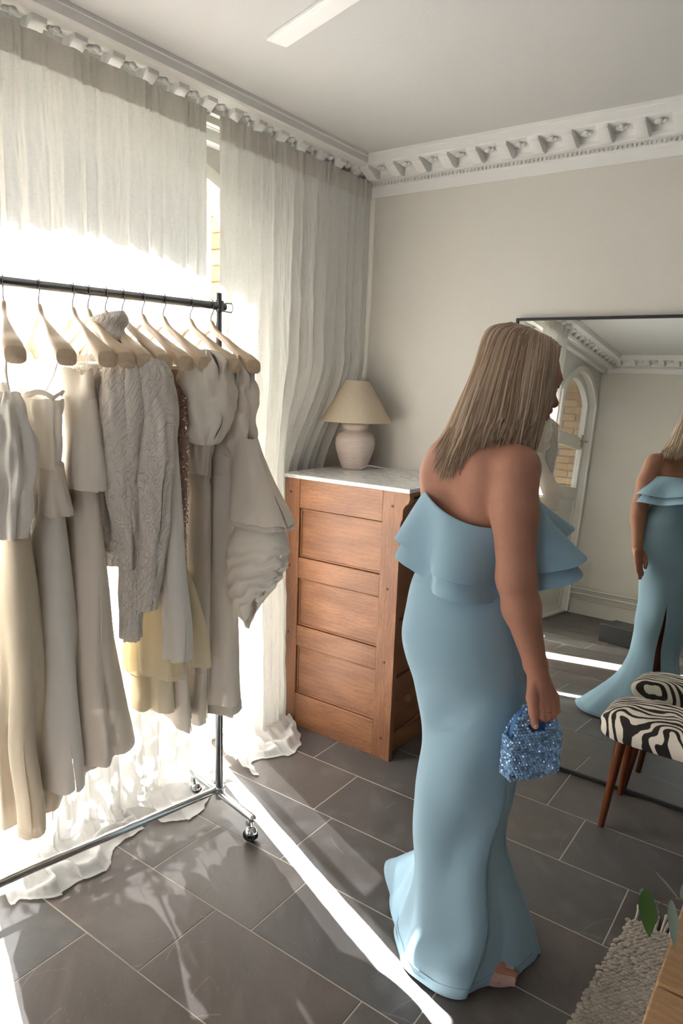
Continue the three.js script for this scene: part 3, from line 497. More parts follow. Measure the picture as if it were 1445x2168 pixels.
const jointLine = std({ name: 'joint_line', color: '#9b8263', roughness: 0.7 });
const hookMetal = std({ name: 'hook_steel', color: '#5d5e60', metalness: 1, roughness: 0.35 });
const SPOTS = [[0.633, -0.31], [0.547, -0.16], [0.459, -0.09], [0.417, -0.05], [0.368, -0.03], [0.319, 0.0], [0.259, 0.02], [0.192, 0], [0.103, 0.02], [0.03, 0]];
const railAt = (s) => [RAIL0.x + RDIR.x * s, 0, RAIL0.z + RDIR.z * s];
const hangerLabels = ['pale wooden hanger turned edge-on at the left picture edge', 'pale wooden hanger second from the left, holding the strapless dress', 'pale wooden hanger third from the left above the peplum dress', 'pale wooden hanger fourth from the left, above the crinkled jacket', 'pale wooden hanger mostly hidden behind the crinkled jacket collar', 'pale wooden hanger just right of the crinkled jacket collar', 'pale wooden hanger in the middle of the rail over the sheer dress', 'pale wooden hanger third from the rail post', 'pale wooden hanger second from the rail post, in the puff sleeve dress', 'pale wooden hanger nearest the rail post with bare sloping arm'];
SPOTS.forEach(([s, rot], k) => {
  const t = thing('wooden_hanger', hangerLabels[k], 'hanger', railAt(s), RTURN + rot, 'pale wooden hangers on the rail');
  part('hanger_body', hangerBody, beech, t); part('hook', hookGeo, hookMetal, t); for (const c of capLines) part('cap_joint', c, jointLine, t);
  if (k < 5 || k === 6) part('crossbar', bar([-0.185, 1.527, -0.014], [0.185, 1.527, -0.014], 0.0042, 10), clearBar, t);
});

// ---------------------------------------------------------------- garments
const clothGrain = tex(256, 256, (u, v) => { const k = 0.5 + 0.3 * wrapN(u, v, 110, 110, 140) + 0.2 * wrapN(u, v, 30, 30, 141); return [k, k, k]; }, false);
const cloth = (name, color, extra = {}) => phys({ name, color, roughness: 0.75, sheen: 0.25, sheenRoughness: 0.6, sheenColor: new THREE.Color(1, 0.97, 0.92), transmission: 0.035, thickness: 0, specularIntensity: 0.35, bumpMap: rep(clothGrain, 6, 6), bumpScale: 0.0006, side: THREE.DoubleSide, ...extra });
const ivory = cloth('ivory_crepe', '#ede4d6'), pearl = cloth('pearl_crepe', '#e5dfd5'), champagne = cloth('champagne_satin', '#d2c5ae', { roughness: 0.6, transmission: 0.05 }), cream = cloth('cream_crepe', '#ecdfc3', { transmission: 0.06 }), oyster = cloth('oyster_crepe', '#e4d9ca');
const organza = phys({ name: 'sheer_organza', color: '#f3ead2', roughness: 0.75, transmission: 0.6, thickness: 0, specularIntensity: 0.4, side: THREE.DoubleSide, bumpMap: rep(clothGrain, 8, 8), bumpScale: 0.0004 });
const crinkleMap = tex(512, 1024, (u, v) => { const w = 0.6 * wrapN(u, v, 9, 9, 150) + 0.35 * wrapN(u, v, 22, 22, 151); const s = Math.sin((v * 27 - u * 32 + w * 2.2) * TAU); const k = 0.42 + 0.42 * Math.max(0, s) ** 1.4 * (0.55 + 0.45 * wrapN(u, v, 16, 16, 153)) + 0.1 * wrapN(u, v, 70, 70, 152); return [k, k, k]; }, false);
const crinkle = cloth('crinkled_jacquard', '#dbd3c8', { bumpMap: rep(crinkleMap, 1, 1), bumpScale: 0.0075, transmission: 0.05 });
const laceHoles = tex(512, 512, (u, v) => { const a = wrapN(u, v, 26, 26, 160), b = wrapN(u, v, 60, 60, 161); const k = Math.abs(a) < 0.16 || Math.abs(b) < 0.16 || a > 0.5 ? 1 : 0; return [k, k, k]; }, false);
const lace = cloth('ivory_lace', '#e4d9c8', { alphaMap: rep(laceHoles, 1, 1), alphaTest: 0.5, bumpMap: rep(laceHoles, 1, 1), bumpScale: 0.002 });
const nude = cloth('nude_lining', '#cdb49f');
// loft round the hanger's middle: rows [y, centre x, half x, centre z, half z]; folds give vertical flutes that grow downwards
function drape(rows, { nu = 72, nv = 60, folds = 7, amp = 0.012, from = 1.3, seed = 1, open = 0, hem = 0, flute = 1.4, pinch = 0, uvs = [1, 1] } = {}) {
  const f = table(rows.map((r) => [-r[0], ...r.slice(1)])), top = rows[0][0], bot = rows[rows.length - 1][0];
  return sheet(nu, nv, (u, v) => {
    const y0 = lerp(top, bot, v), [cx, hx, cz, hz] = f(-y0), a = u * TAU, g = smoothstep(from - y0, 0, from - bot);
    const k = a * folds + seed * 2.1 + 1.1 * Math.sin(a * 2 + seed) + 0.9 * n2(a * 0.6 + seed, y0 * 1.6);
    const fl = amp * g * (Math.sin(k) + 0.4 * Math.sin(2 * k + 1)) + pinch * n3(Math.cos(a) * 1.6 + seed, Math.sin(a) * 1.6, y0 * 7) * (0.3 + 0.7 * (1 - v));
    const c = Math.cos(a), s = Math.sin(a), rx = hx + fl * flute, rz = hz + fl;
    const y = y0 - hem * v * v * v * (0.5 + 0.5 * Math.sin(a * folds * 0.5 + seed)) + 0.004 * n2(a * 1.5 + seed, y0 * 3);
    return [cx + rx * c, y, cz + rz * s + 0.01 * g * n2(y0 * 2.2, seed)];
  }, { closed: true, su: uvs[0], sv: uvs[1] });
}
const lobed = (cx, cy, cz, rx, ry, rz, { seed = 1, gather = 14, depth = 0.012, droop = 0.25 } = {}) => sheet(80, 56, (u, v) => {
  const a = u * TAU, p = v * Math.PI, env = Math.pow(Math.sin(Math.max(1e-3, p)), v < 0.5 ? 0.72 : 0.95), y = Math.cos(p);
  const ends = Math.pow(Math.abs(y), 2.2), f = depth * (Math.sin(a * gather + 3 * n2(a + seed, v * 2)) * ends * 0.9 + 1.2 * n3(Math.cos(a) * 1.3 + seed, Math.sin(a) * 1.3, y * 1.6));
  return [cx + (rx * env + f * Math.min(1, env * 2)) * Math.cos(a), cy + ry * (y - droop * env * 0.6), cz + (rz * env + f * Math.min(1, env * 2)) * Math.sin(a)];
}, { closed: true });
const garment = (name, label, k, category = 'dress', ds = 0) => thing(name, label, category, railAt(SPOTS[k][0] + ds), RTURN + SPOTS[k][1], 'cream garments on the rail');
const strap = (pts, m, t, r = 0.003) => part('strap', tube(pts, r, { seg: 24, sides: 6, flat: 0.4 }), m, t);
{ // 0: champagne gown with a draped pale bow panel, cut by the picture edge
  const t = garment('evening_gown', 'champagne gown with pale draped sleeve panel at left picture edge', 0);
  part('skirt', drape([[1.18, 0.03, 0.1, 0.0, 0.028], [1.05, 0.03, 0.13, 0.0, 0.04], [0.9, 0.02, 0.16, 0.0, 0.055], [0.6, 0.01, 0.19, 0, 0.068], [0.33, 0, 0.2, 0.0, 0.076]], { folds: 6, amp: 0.018, from: 1.0, seed: 4 }), champagne, t);
  part('waistband', drape([[1.19, 0.03, 0.1, 0, 0.03], [1.1, 0.03, 0.122, 0, 0.037]], { nv: 6, amp: 0 }), champagne, t);
  part('bodice', drape([[1.47, 0.02, 0.05, 0.02, 0.02], [1.42, 0.03, 0.1, 0.02, 0.032], [1.3, 0.03, 0.11, 0.01, 0.035], [1.18, 0.03, 0.1, 0, 0.028]], { folds: 9, amp: 0.003, from: 1.6, seed: 2, pinch: 0.012 }), pearl, t);
  part('draped_sleeve', drape([[1.45, 0.12, 0.02, 0.0, 0.02], [1.42, 0.13, 0.035, 0.0, 0.035], [1.36, 0.14, 0.04, 0.0, 0.045], [1.3, 0.14, 0.04, 0.0, 0.052], [1.2, 0.14, 0.035, 0.005, 0.046], [1.1, 0.14, 0.03, 0.01, 0.034]], { folds: 5, amp: 0.008, from: 1.5, seed: 7, pinch: 0.014 }), pearl, t);
  for (const x of [-0.06, 0.06, 0.16]) strap([[x, 1.46, 0], [x * 1.1, 1.5, 0.004], [x * 1.2, 1.545, 0]], pearl, t, 0.006);
}
{ // 1: strapless pearl dress
  const t = garment('strapless_dress', 'long strapless pearl dress with small peplum hung by clear loops', 1);
  part('skirt', drape([[1.2, 0, 0.1, 0, 0.033], [1.0, 0, 0.125, 0, 0.05], [0.8, 0, 0.15, 0, 0.066], [0.6, 0, 0.175, 0, 0.085], [0.41, 0, 0.19, 0, 0.102]], { folds: 4, amp: 0.016, from: 1.05, seed: 9 }), pearl, t);
  part('peplum', drape([[1.27, 0.03, 0.1, 0, 0.034], [1.2, 0.03, 0.118, 0, 0.04], [1.14, 0.03, 0.13, 0, 0.046]], { folds: 6, amp: 0.006, from: 1.27, seed: 2 }), oyster, t);
  part('bodice', drape([[1.435, 0.01, 0.13, 0.005, 0.04], [1.41, 0.01, 0.13, 0.004, 0.042], [1.33, 0.02, 0.11, 0, 0.036], [1.26, 0.03, 0.1, 0, 0.033]], { folds: 2, amp: 0.004, from: 1.6, seed: 3, hem: 0, pinch: 0.01 }), ivory, t);
  part('bust_edge', sheet(80, 6, (u, v) => { const a = u * TAU, w = 0.5 + 0.5 * Math.cos(a * 2); return [0.01 + (0.132 + 0.01 * v) * Math.cos(a), 1.43 + 0.035 * Math.abs(Math.sin(a * 1.0)) * w + v * 0.014, 0.005 + (0.041 + 0.008 * v) * Math.sin(a)]; }, { closed: true }), ivory, t);
  for (const x of [-0.1, 0.1]) strap([[x, 1.44, 0.02], [x * 1.2, 1.485, 0], [x * 1.35, 1.528, -0.012]], std({ name: 'clear_loop', color: '#efe9df', roughness: 0.3 }), t, 0.0016);
}
{ // 2: peplum dress with fluted neckline
  const t = garment('peplum_dress', 'long ivory dress with fluted neckline and straight peplum', 2);
  part('skirt', drape([[1.22, 0.01, 0.11, 0, 0.035], [1.0, 0.01, 0.135, 0, 0.05], [0.8, 0, 0.16, 0, 0.07], [0.6, 0, 0.185, 0, 0.095], [0.455, 0, 0.2, 0, 0.112]], { folds: 3, amp: 0.014, from: 1.0, seed: 12 }), oyster, t);
  part('peplum', drape([[1.44, 0.03, 0.1, 0, 0.034], [1.33, 0.04, 0.112, 0, 0.04], [1.2, 0.04, 0.125, 0, 0.05]], { folds: 3, amp: 0.006, from: 1.5, seed: 5 }), ivory, t);
  part('fluted_neckline', sheet(140, 14, (u, v) => { const a = u * TAU, w = Math.sin(a * 5 + 0.6) * (1 - v) * 0.014; return [0.03 + (0.1 + w) * Math.cos(a), 1.505 - 0.075 * v + 0.01 * Math.sin(a * 5 + 1.4) * (1 - v), (0.034 + w) * Math.sin(a)]; }, { closed: true }), ivory, t);
  for (const x of [-0.08, 0.1]) strap([[x, 1.48, 0], [x, 1.56, 0]], ivory, t, 0.002);
}
{ // 3: lace top
  const t = garment('lace_top', 'ivory lace top hanging behind the crinkled jacket', 3, 'top', 0.02);
  part('body', drape([[1.55, 0.0, 0.05, 0, 0.02], [1.51, 0.0, 0.1, 0, 0.03], [1.42, 0, 0.125, 0, 0.034], [1.25, 0, 0.12, 0, 0.034], [1.05, 0, 0.12, 0, 0.036]], { folds: 5, amp: 0.005, from: 1.4, seed: 3, uvs: [3, 3] }), lace, t);
  part('lining', drape([[1.5, 0, 0.09, 0, 0.022], [1.25, 0, 0.108, 0, 0.026], [1.06, 0, 0.11, 0, 0.028]], { folds: 4, amp: 0.003 }), nude, t);
}
{ // 4: crinkled jacket with long sleeves
  const t = garment('crinkled_jacket', 'crinkled off-white jacket with stand collar and long sleeves', 4, 'jacket', 0.01);
  part('body', drape([[1.6, 0.03, 0.045, 0, 0.03], [1.57, 0.04, 0.07, 0, 0.042], [1.54, 0.05, 0.13, 0, 0.05], [1.45, 0.05, 0.17, 0, 0.06], [1.3, 0.05, 0.15, 0, 0.055], [1.12, 0.05, 0.13, 0, 0.046], [0.98, 0.05, 0.12, 0, 0.045]], { folds: 4, amp: 0.006, from: 1.4, seed: 6, pinch: 0.005, uvs: [1.2, 1] }), crinkle, t);
  part('collar', sheet(72, 16, (u, v) => { const a = u * TAU, w = 0.5 + 0.5 * Math.sin(v * 9 + a); return [0.045 + (0.052 + 0.012 * w) * Math.cos(a), 1.655 - 0.075 * v + 0.012 * Math.cos(a + 0.6), (0.036 + 0.012 * w) * Math.sin(a)]; }, { closed: true, su: 0.8, sv: 0.15 }), crinkle, t);
  const sl = (rows, seed) => part('sleeve', drape(rows, { folds: 3, amp: 0.004, from: 1.5, seed, pinch: 0.006, nv: 80, uvs: [0.6, 1.2] }), crinkle, t);
  sl([[1.545, 0.13, 0.03, 0.0, 0.03], [1.5, 0.15, 0.045, 0.01, 0.052], [1.38, 0.15, 0.05, 0.014, 0.058], [1.2, 0.14, 0.045, 0.01, 0.05], [1.0, 0.13, 0.035, -0.008, 0.036], [0.85, 0.13, 0.03, -0.012, 0.03], [0.77, 0.13, 0.03, -0.012, 0.029]], 3);
  const s2 = sl([[1.545, 0.17, 0.03, -0.05, 0.03], [1.5, 0.19, 0.045, -0.055, 0.048], [1.36, 0.2, 0.05, -0.06, 0.052], [1.2, 0.19, 0.045, -0.055, 0.045], [1.02, 0.18, 0.035, -0.045, 0.034], [0.86, 0.17, 0.028, -0.04, 0.027]], 8);
  for (let k = 0; k < 5; k++) part('button', new THREE.SphereGeometry(0.0042, 10, 8).translate(0.198, 0.88 + k * 0.02, -0.028), std({ name: 'covered_button', color: '#bdb6ab', roughness: 0.35 }), s2);
}
{ // 5: grey ivory dress whose narrow sash hangs below the jacket
  const t = garment('sash_dress', 'slim ivory dress with long hanging sash beside the sequinned dress', 5, 'dress', -0.01);
  part('bodice', drape([[1.575, 0, 0.05, 0, 0.02], [1.53, 0.02, 0.15, 0, 0.03], [1.4, 0.02, 0.13, 0, 0.036], [1.1, 0.02, 0.11, 0, 0.034], [0.85, 0.02, 0.12, 0, 0.04]], { folds: 4, amp: 0.006, seed: 14 }), ivory, t);
  part('fluted_collar', sheet(120, 12, (u, v) => { const a = u * TAU, w = Math.sin(a * 9) * (1 - v) * 0.008; return [0.03 + (0.062 + w) * Math.cos(a), 1.595 - 0.05 * v, 0.01 + (0.036 + w) * Math.sin(a)]; }, { closed: true }), organza, t);
  part('sash', drape([[1.4, 0.16, 0.03, -0.035, 0.02], [1.1, 0.17, 0.035, -0.04, 0.03], [0.85, 0.175, 0.04, -0.045, 0.034], [0.7, 0.18, 0.04, -0.045, 0.036]], { folds: 2, amp: 0.006, from: 1.4, seed: 4 }), pearl, t);
}
{ // 6: sheer dress over cream slip
  const t = garment('sheer_dress', 'sheer cream organza dress over a straight cream slip', 6);
  part('slip', drape([[1.53, 0, 0.13, 0, 0.03], [1.3, 0, 0.1, 0, 0.035], [1.0, 0, 0.1, 0, 0.042], [0.7, 0, 0.1, 0, 0.048], [0.5, 0, 0.105, 0, 0.05]], { folds: 4, amp: 0.012, from: 1.1, seed: 10, hem: 0.012 }), cream, t);
  part('organza_layer', drape([[1.54, 0, 0.13, 0, 0.036], [1.3, 0.01, 0.11, 0, 0.045], [0.98, 0.03, 0.1, -0.02, 0.07], [0.88, 0.04, 0.1, -0.03, 0.095], [0.72, 0.05, 0.12, -0.04, 0.118], [0.64, 0.05, 0.13, -0.042, 0.12]], { folds: 5, amp: 0.014, from: 1.0, seed: 2, hem: 0.03, nu: 110 }), organza, t);
  part('hem_cord', tube(Array.from({ length: 60 }, (_, k) => { const a = k / 60 * TAU; return V(0.05 + 0.131 * Math.cos(a), 0.632 + 0.008 * Math.sin(a * 3), -0.042 + 0.121 * Math.sin(a)); }), 0.0012, { seg: 160, sides: 5, closed: true, caps: false }), cream, t);
}
{ // sequinned slim dress between 6 and 7
  const t = garment('sequinned_dress', 'narrow blush dress covered in tiny sequins', 7, 'dress', 0.03);
  const rows = [[1.52, 0.02, 0.12, 0, 0.024], [1.42, 0.05, 0.12, 0, 0.028], [1.2, 0.06, 0.105, -0.002, 0.028], [1.0, 0.05, 0.1, -0.004, 0.026], [0.86, 0.05, 0.095, -0.004, 0.024]];
  part('body', drape(rows, { folds: 3, amp: 0.004, seed: 21 }), cloth('blush_tulle', '#b79c8e', { transmission: 0.1 }), t);
  const R = rng(31), f = table(rows.map((r) => [-r[0], ...r.slice(1)])), N = 2600, disc = new THREE.CircleGeometry(0.0026, 6);
  const im = new THREE.InstancedMesh(disc, std({ name: 'sequin', color: '#d9c3b4', metalness: 0.8, roughness: 0.18, side: THREE.DoubleSide }), N), M = new THREE.Matrix4(), q = new THREE.Quaternion(), E = new THREE.Euler();
  for (let k = 0; k < N; k++) { const y = lerp(0.87, 1.5, R()), a = R() * TAU, [cx, hx, cz, hz] = f(-y); E.set((R() - 0.5) * 0.9, Math.atan2(Math.cos(a) / hx, Math.sin(a) / hz) + (R() - 0.5) * 0.9, 0, 'YXZ'); M.compose(V(cx + (hx + 0.005) * Math.cos(a), y, cz + (hz + 0.005) * Math.sin(a)), q.setFromEuler(E), V(1, 1, 1)); im.setMatrixAt(k, M); }
  im.name = 'sequins'; im.userData.kind = 'stuff'; shade(im); t.add(im);
}
{ // 7: plain long dress with darted front
  const t = garment('plain_dress', 'plain ivory column dress just left of the two puff sleeve dresses', 7);
  part('bodice', drape([[1.55, 0, 0.12, 0, 0.03], [1.4, 0, 0.11, 0, 0.034], [1.26, 0, 0.095, 0, 0.03], [1.19, 0, 0.1, 0, 0.032]], { folds: 3, amp: 0.003, seed: 30 }), oyster, t);
  part('skirt', drape([[1.195, 0, 0.101, 0, 0.033], [1.0, 0, 0.11, 0, 0.036], [0.7, 0, 0.115, 0, 0.04], [0.45, 0, 0.12, 0, 0.044]], { folds: 4, amp: 0.01, from: 1.1, seed: 33, hem: 0.03 }), oyster, t);
}
{ // 8: puff sleeve dress
  const t = garment('puff_sleeve_dress', 'ivory dress with one big round puff sleeve, second from rail post', 8);
  part('bodice', drape([[1.56, 0, 0.1, 0, 0.028], [1.5, 0.01, 0.12, 0, 0.034], [1.35, 0.01, 0.1, 0, 0.034], [1.2, 0.01, 0.085, 0, 0.03]], { folds: 3, amp: 0.004, seed: 40, pinch: 0.006 }), ivory, t);
  part('waistband', drape([[1.24, 0.01, 0.088, 0, 0.033], [1.17, 0.01, 0.09, 0, 0.034]], { nv: 5, amp: 0 }), oyster, t);
  part('skirt', drape([[1.18, 0.01, 0.09, 0, 0.033], [1.0, 0.01, 0.09, 0, 0.036], [0.7, 0.01, 0.092, 0, 0.038], [0.41, 0.01, 0.095, 0, 0.04]], { folds: 3, amp: 0.008, from: 1.1, seed: 42 }), oyster, t);
  part('puff_sleeve', lobed(0.15, 1.445, 0.045, 0.075, 0.135, 0.085, { seed: 5, gather: 16, depth: 0.013, droop: 0.18 }), ivory, t);
  part('sleeve_tail', drape([[1.42, 0.08, 0.03, 0.02, 0.03], [1.36, 0.085, 0.04, 0.02, 0.04], [1.28, 0.08, 0.036, 0.02, 0.036], [1.215, 0.07, 0.03, 0.02, 0.026]], { folds: 3, amp: 0.005, from: 1.4, seed: 9, pinch: 0.012, nv: 30 }), ivory, t);
  part('shoulder_ruching', lobed(0.08, 1.53, 0.03, 0.06, 0.045, 0.05, { seed: 3, gather: 18, depth: 0.01 }), ivory, t);
}
{ // 9: bell and balloon sleeve dress nearest the post
  const t = garment('bell_sleeve_dress', 'oyster dress with bell and ruched balloon sleeves nearest the rail post', 9);
  part('bodice', drape([[1.57, 0, 0.1, 0, 0.028], [1.5, 0.01, 0.13, 0, 0.036], [1.35, 0.02, 0.12, 0, 0.04], [1.2, 0.02, 0.11, 0, 0.045]], { folds: 3, amp: 0.004, seed: 50, pinch: 0.006 }), oyster, t);
  part('skirt', drape([[1.21, 0.02, 0.11, 0, 0.045], [1.0, 0.01, 0.112, 0, 0.055], [0.7, 0, 0.118, 0, 0.066], [0.43, 0, 0.125, 0, 0.074]], { folds: 3, amp: 0.008, from: 1.1, seed: 52, hem: 0.01 }), oyster, t);
  part('hem_facing', drape([[0.455, 0, 0.1255, 0, 0.0745], [0.425, 0, 0.1262, 0, 0.0752]], { nv: 3, folds: 3, amp: 0.008, from: 1.1, seed: 52 }), oyster, t);
  part('upper_sleeve', lobed(0.14, 1.42, -0.005, 0.065, 0.155, 0.05, { seed: 12, gather: 10, depth: 0.013, droop: 0.1 }), oyster, t);
  part('bell_sleeve', drape([[1.33, 0.17, 0.05, -0.01, 0.03], [1.28, 0.185, 0.056, -0.012, 0.038], [1.2, 0.212, 0.082, -0.014, 0.055], [1.13, 0.236, 0.108, -0.014, 0.073], [1.09, 0.247, 0.122, -0.014, 0.083]], { folds: 2, amp: 0.003, from: 1.3, seed: 8 }), oyster, t);
  part('bell_lining', drape([[1.2, 0.214, 0.076, -0.014, 0.05], [1.12, 0.238, 0.104, -0.014, 0.07], [1.074, 0.25, 0.117, -0.014, 0.079]], { folds: 2, amp: 0.003, from: 1.3, seed: 8 }), ivory, t);
  part('balloon_sleeve', sheet(110, 70, (u, v) => { const a = u * TAU, env = Math.pow(Math.sin(Math.PI * (0.1 + 0.885 * v)), 0.6), ruch = 0.008 * Math.sin(v * 46 + 3.2 * Math.cos(a - 0.6) + 2 * n2(a, v * 3)) * smoothstep(v, 0.25, 0.45) * (0.4 + 0.6 * Math.cos(a - 0.5) ** 2); return [0.252 - 0.045 * v + (0.115 * env + ruch) * Math.cos(a), 1.12 - 0.33 * v + 0.06 * Math.cos(a) * (v - 0.1), -0.014 + (0.08 * env + ruch) * Math.sin(a)]; }, { closed: true }), ivory, t);
  strap([[0.19, 1.535, -0.012], [0.185, 1.5, -0.01], [0.18, 1.45, -0.008]], ivory, t, 0.0018);
}
// ---------------------------------------------------------------- the woman
// local frame: u to the picture's right, y up, w towards the camera; the group turns it into the room
const PERSON = thing('person', 'woman in pale blue strapless ruffled gown, seen from behind, holding beaded bag', 'person', [-0.694, 0, -1.531], 0.61704);
const FA = 34 * Math.PI / 180, FC = Math.cos(FA), FS = Math.sin(FA);
const B = (s, y, f, u0 = 0.002, w0 = 0.003) => [u0 + s * FS + f * FC, y, w0 + s * FC - f * FS]; // s: her right, f: her front
const HA = 17 * Math.PI / 180, HP = 20 * Math.PI / 180, HC = [0.075, 1.535, 0.0];
const Hd = (f, y, s) => { const f2 = f * Math.cos(HP) + y * Math.sin(HP), y2 = y * Math.cos(HP) - f * Math.sin(HP); return [HC[0] + f2 * Math.cos(HA) + s * Math.sin(HA), HC[1] + y2, HC[2] - f2 * Math.sin(HA) + s * Math.cos(HA)]; };
const headLocal = (p) => { const du = p[0] - HC[0], dy = p[1] - HC[1], dw = p[2] - HC[2], f2 = du * Math.cos(HA) - dw * Math.sin(HA), s = du * Math.sin(HA) + dw * Math.cos(HA); return [f2 * Math.cos(HP) - dy * Math.sin(HP), f2 * Math.sin(HP) + dy * Math.cos(HP), s]; };
// primitives: tapered capsules {a, b, ra, rb, k} and ellipsoids in head axes
const caps = []; const cap = (a, b, ra, rb = ra, k = 0.02, g = 'body') => caps.push({ a, b, ra, rb, k, g });
const chain = (pts, rs, k, g) => { for (let i = 0; i + 1 < pts.length; i++) cap(pts[i], pts[i + 1], rs[i], rs[i + 1], k, g); };
// torso
cap(B(0, 1.0, 0.005), B(0, 1.16, 0.0), 0.098, 0.1, 0.04); cap(B(-0.045, 1.12, 0), B(-0.052, 1.27, -0.008), 0.082, 0.08, 0.05); cap(B(0.045, 1.12, 0), B(0.052, 1.27, -0.008), 0.075, 0.076, 0.05);
cap(B(-0.05, 1.2, 0.05), B(-0.05, 1.2, 0.06), 0.06, 0.06, 0.03); cap(B(0.05, 1.2, 0.05), B(0.05, 1.2, 0.06), 0.06, 0.06, 0.03);
cap(B(-0.07, 1.3, -0.035), B(0.07, 1.3, -0.035), 0.066, 0.066, 0.05); // shoulder blades
for (const s of [-1, 1]) cap(B(s * 0.058, 1.335, -0.058), B(s * 0.068, 1.24, -0.06), 0.037, 0.041, 0.03);
cap(B(-0.02, 1.375, -0.02), B(-0.112, 1.33, -0.005), 0.04, 0.043, 0.04); cap(B(0.02, 1.375, -0.02), B(0.118, 1.335, -0.005), 0.042, 0.046, 0.04);
cap(B(0, 1.34, -0.025), Hd(-0.02, -0.06, 0), 0.06, 0.05, 0.03); // neck
// hips and legs (under the gown)
cap(B(-0.06, 0.9, -0.01), B(0.06, 0.9, -0.01), 0.095, 0.095, 0.04); cap(B(0, 1.0, 0), B(0, 0.92, -0.01), 0.095, 0.1, 0.04);
chain([B(0.06, 0.86, -0.01), B(0.03, 0.48, 0.0, 0.01), B(0.03, 0.3, -0.01, 0.015), [0.036, 0.085, 0.05]], [0.08, 0.048, 0.044, 0.029], 0.03, 'leg');
chain([B(-0.045, 0.84, 0), B(-0.045, 0.5, 0.035, 0.02), B(-0.045, 0.32, 0.02, 0.03), [0.045, 0.085, -0.085]], [0.07, 0.048, 0.044, 0.029], 0.03, 'leg');
for (const [x, y, z] of [[0.036, 0.085, 0.05], [0.045, 0.085, -0.085]]) { cap([x - 0.012, 0.06, z], [x + 0.085, 0.052, z + 0.012], 0.027, 0.022, 0.02, 'leg'); for (let k = 0; k < 5; k++) cap([x + 0.08, 0.046, z + 0.03 - k * 0.011], [x + 0.128 - k * 0.005, 0.036, z + 0.034 - k * 0.012], 0.009 + (k === 4 ? 0.003 : 0), 0.0075 + (k === 4 ? 0.003 : 0), 0.004, 'leg'); }
// arms
const armR = [[0.052, 1.325, 0.132], [0.046, 1.24, 0.172], [0.055, 1.105, 0.194], [0.072, 1.04, 0.19], [0.118, 0.905, 0.173]];
chain(armR, [0.05, 0.0475, 0.0395, 0.0385, 0.0245], 0.02, 'armR');
const armL = [[-0.058, 1.322, -0.12], [-0.066, 1.22, -0.145], [-0.065, 1.09, -0.168], [-0.055, 1.03, -0.175], [-0.005, 0.885, -0.2]];
chain(armL, [0.05, 0.0465, 0.039, 0.038, 0.0245], 0.02, 'armL');
// right hand closed round the bag's handle
cap([0.118, 0.905, 0.173], [0.129, 0.872, 0.173], 0.0245, 0.021, 0.012, 'handR');
for (const [a, b, r] of [[[0.122, 0.885, 0.178], [0.133, 0.828, 0.184], 0.0145], [[0.126, 0.885, 0.174], [0.144, 0.828, 0.182], 0.0145], [[0.13, 0.885, 0.17], [0.154, 0.83, 0.176], 0.014], [[0.134, 0.88, 0.166], [0.162, 0.835, 0.168], 0.0135]]) cap(a, b, r, r - 0.002, 0.01, 'handR');
chain([[0.113, 0.872, 0.18], [0.112, 0.835, 0.19], [0.117, 0.803, 0.194], [0.1235, 0.772, 0.193]], [0.0125, 0.0125, 0.0105, 0.008], 0.006, 'handR'); // thumb
for (const [x, y, z, e] of [[0.134, 0.824, 0.187, 0], [0.1455, 0.823, 0.186, -0.002], [0.157, 0.826, 0.181, 0], [0.1665, 0.832, 0.172, 0.006]]) chain([[x, y, z], [x + 0.004, 0.796 + e, z + 0.006], [x + 0.005, 0.783 + e, z - 0.012], [x + 0.002, 0.797 + e, z - 0.026]], [0.0105, 0.0093, 0.0086, 0.0075], 0.004, 'handR');
// left hand hanging, slightly curled
cap([-0.005, 0.885, -0.2], [0.006, 0.855, -0.203], 0.0245, 0.021, 0.012, 'handL');
for (const k of [0, 1, 2, 3]) { const w = -0.185 - k * 0.012, x = 0.002 + k * 0.005; cap([x, 0.86, w], [x + 0.014, 0.806, w - 0.002], 0.0145, 0.012, 0.01, 'handL'); chain([[x + 0.014, 0.806, w - 0.002], [x + 0.024, 0.772, w], [x + 0.026, 0.748 + (k === 0 || k === 3 ? 0.01 : 0), w + 0.008], [x + 0.021, 0.73 + (k === 0 ? 0.016 : k === 3 ? 0.02 : 0), w + 0.014]], [0.0105, 0.0093, 0.0086, 0.0075], 0.004, 'handL'); }
chain([[0.012, 0.862, -0.178], [0.024, 0.832, -0.168], [0.034, 0.808, -0.168], [0.04, 0.787, -0.173]], [0.0125, 0.0118, 0.0102, 0.008], 0.006, 'handL');
// jaw and neck details of the head
for (const s of [-1, 1]) cap(Hd(0.0, -0.055, s * 0.05), Hd(0.07, -0.1, s * 0.008), 0.02, 0.017, 0.02, 'head');
cap(Hd(0.088, -0.004, 0), Hd(0.112, -0.0285, 0), 0.0078, 0.0112, 0.007, 'head');
for (const s of [-1, 1]) cap(Hd(0.094, -0.033, s * 0.0095), Hd(0.098, -0.032, s * 0.0085), 0.0066, 0.0066, 0.005, 'head');
cap(Hd(0.077, 0.016, -0.024), Hd(0.077, 0.016, 0.024), 0.0125, 0.0125, 0.03, 'head');
cap(Hd(0.0995, -0.0505, -0.013), Hd(0.0995, -0.0505, 0.013), 0.0082, 0.0082, 0.004, 'head'); cap(Hd(0.0975, -0.067, -0.012), Hd(0.0975, -0.067, 0.012), 0.0086, 0.0086, 0.004, 'head');
cap(Hd(0.081, -0.1, -0.006), Hd(0.081, -0.1, 0.006), 0.017, 0.017, 0.014, 'head');
for (const s of [-1, 1]) { cap(Hd(0.058, -0.025, s * 0.038), Hd(0.052, -0.03, s * 0.04), 0.02, 0.02, 0.02, 'head'); cap(Hd(-0.014, 0.004, s * 0.071), Hd(-0.006, -0.03, s * 0.067), 0.009, 0.006, 0.006, 'head'); }
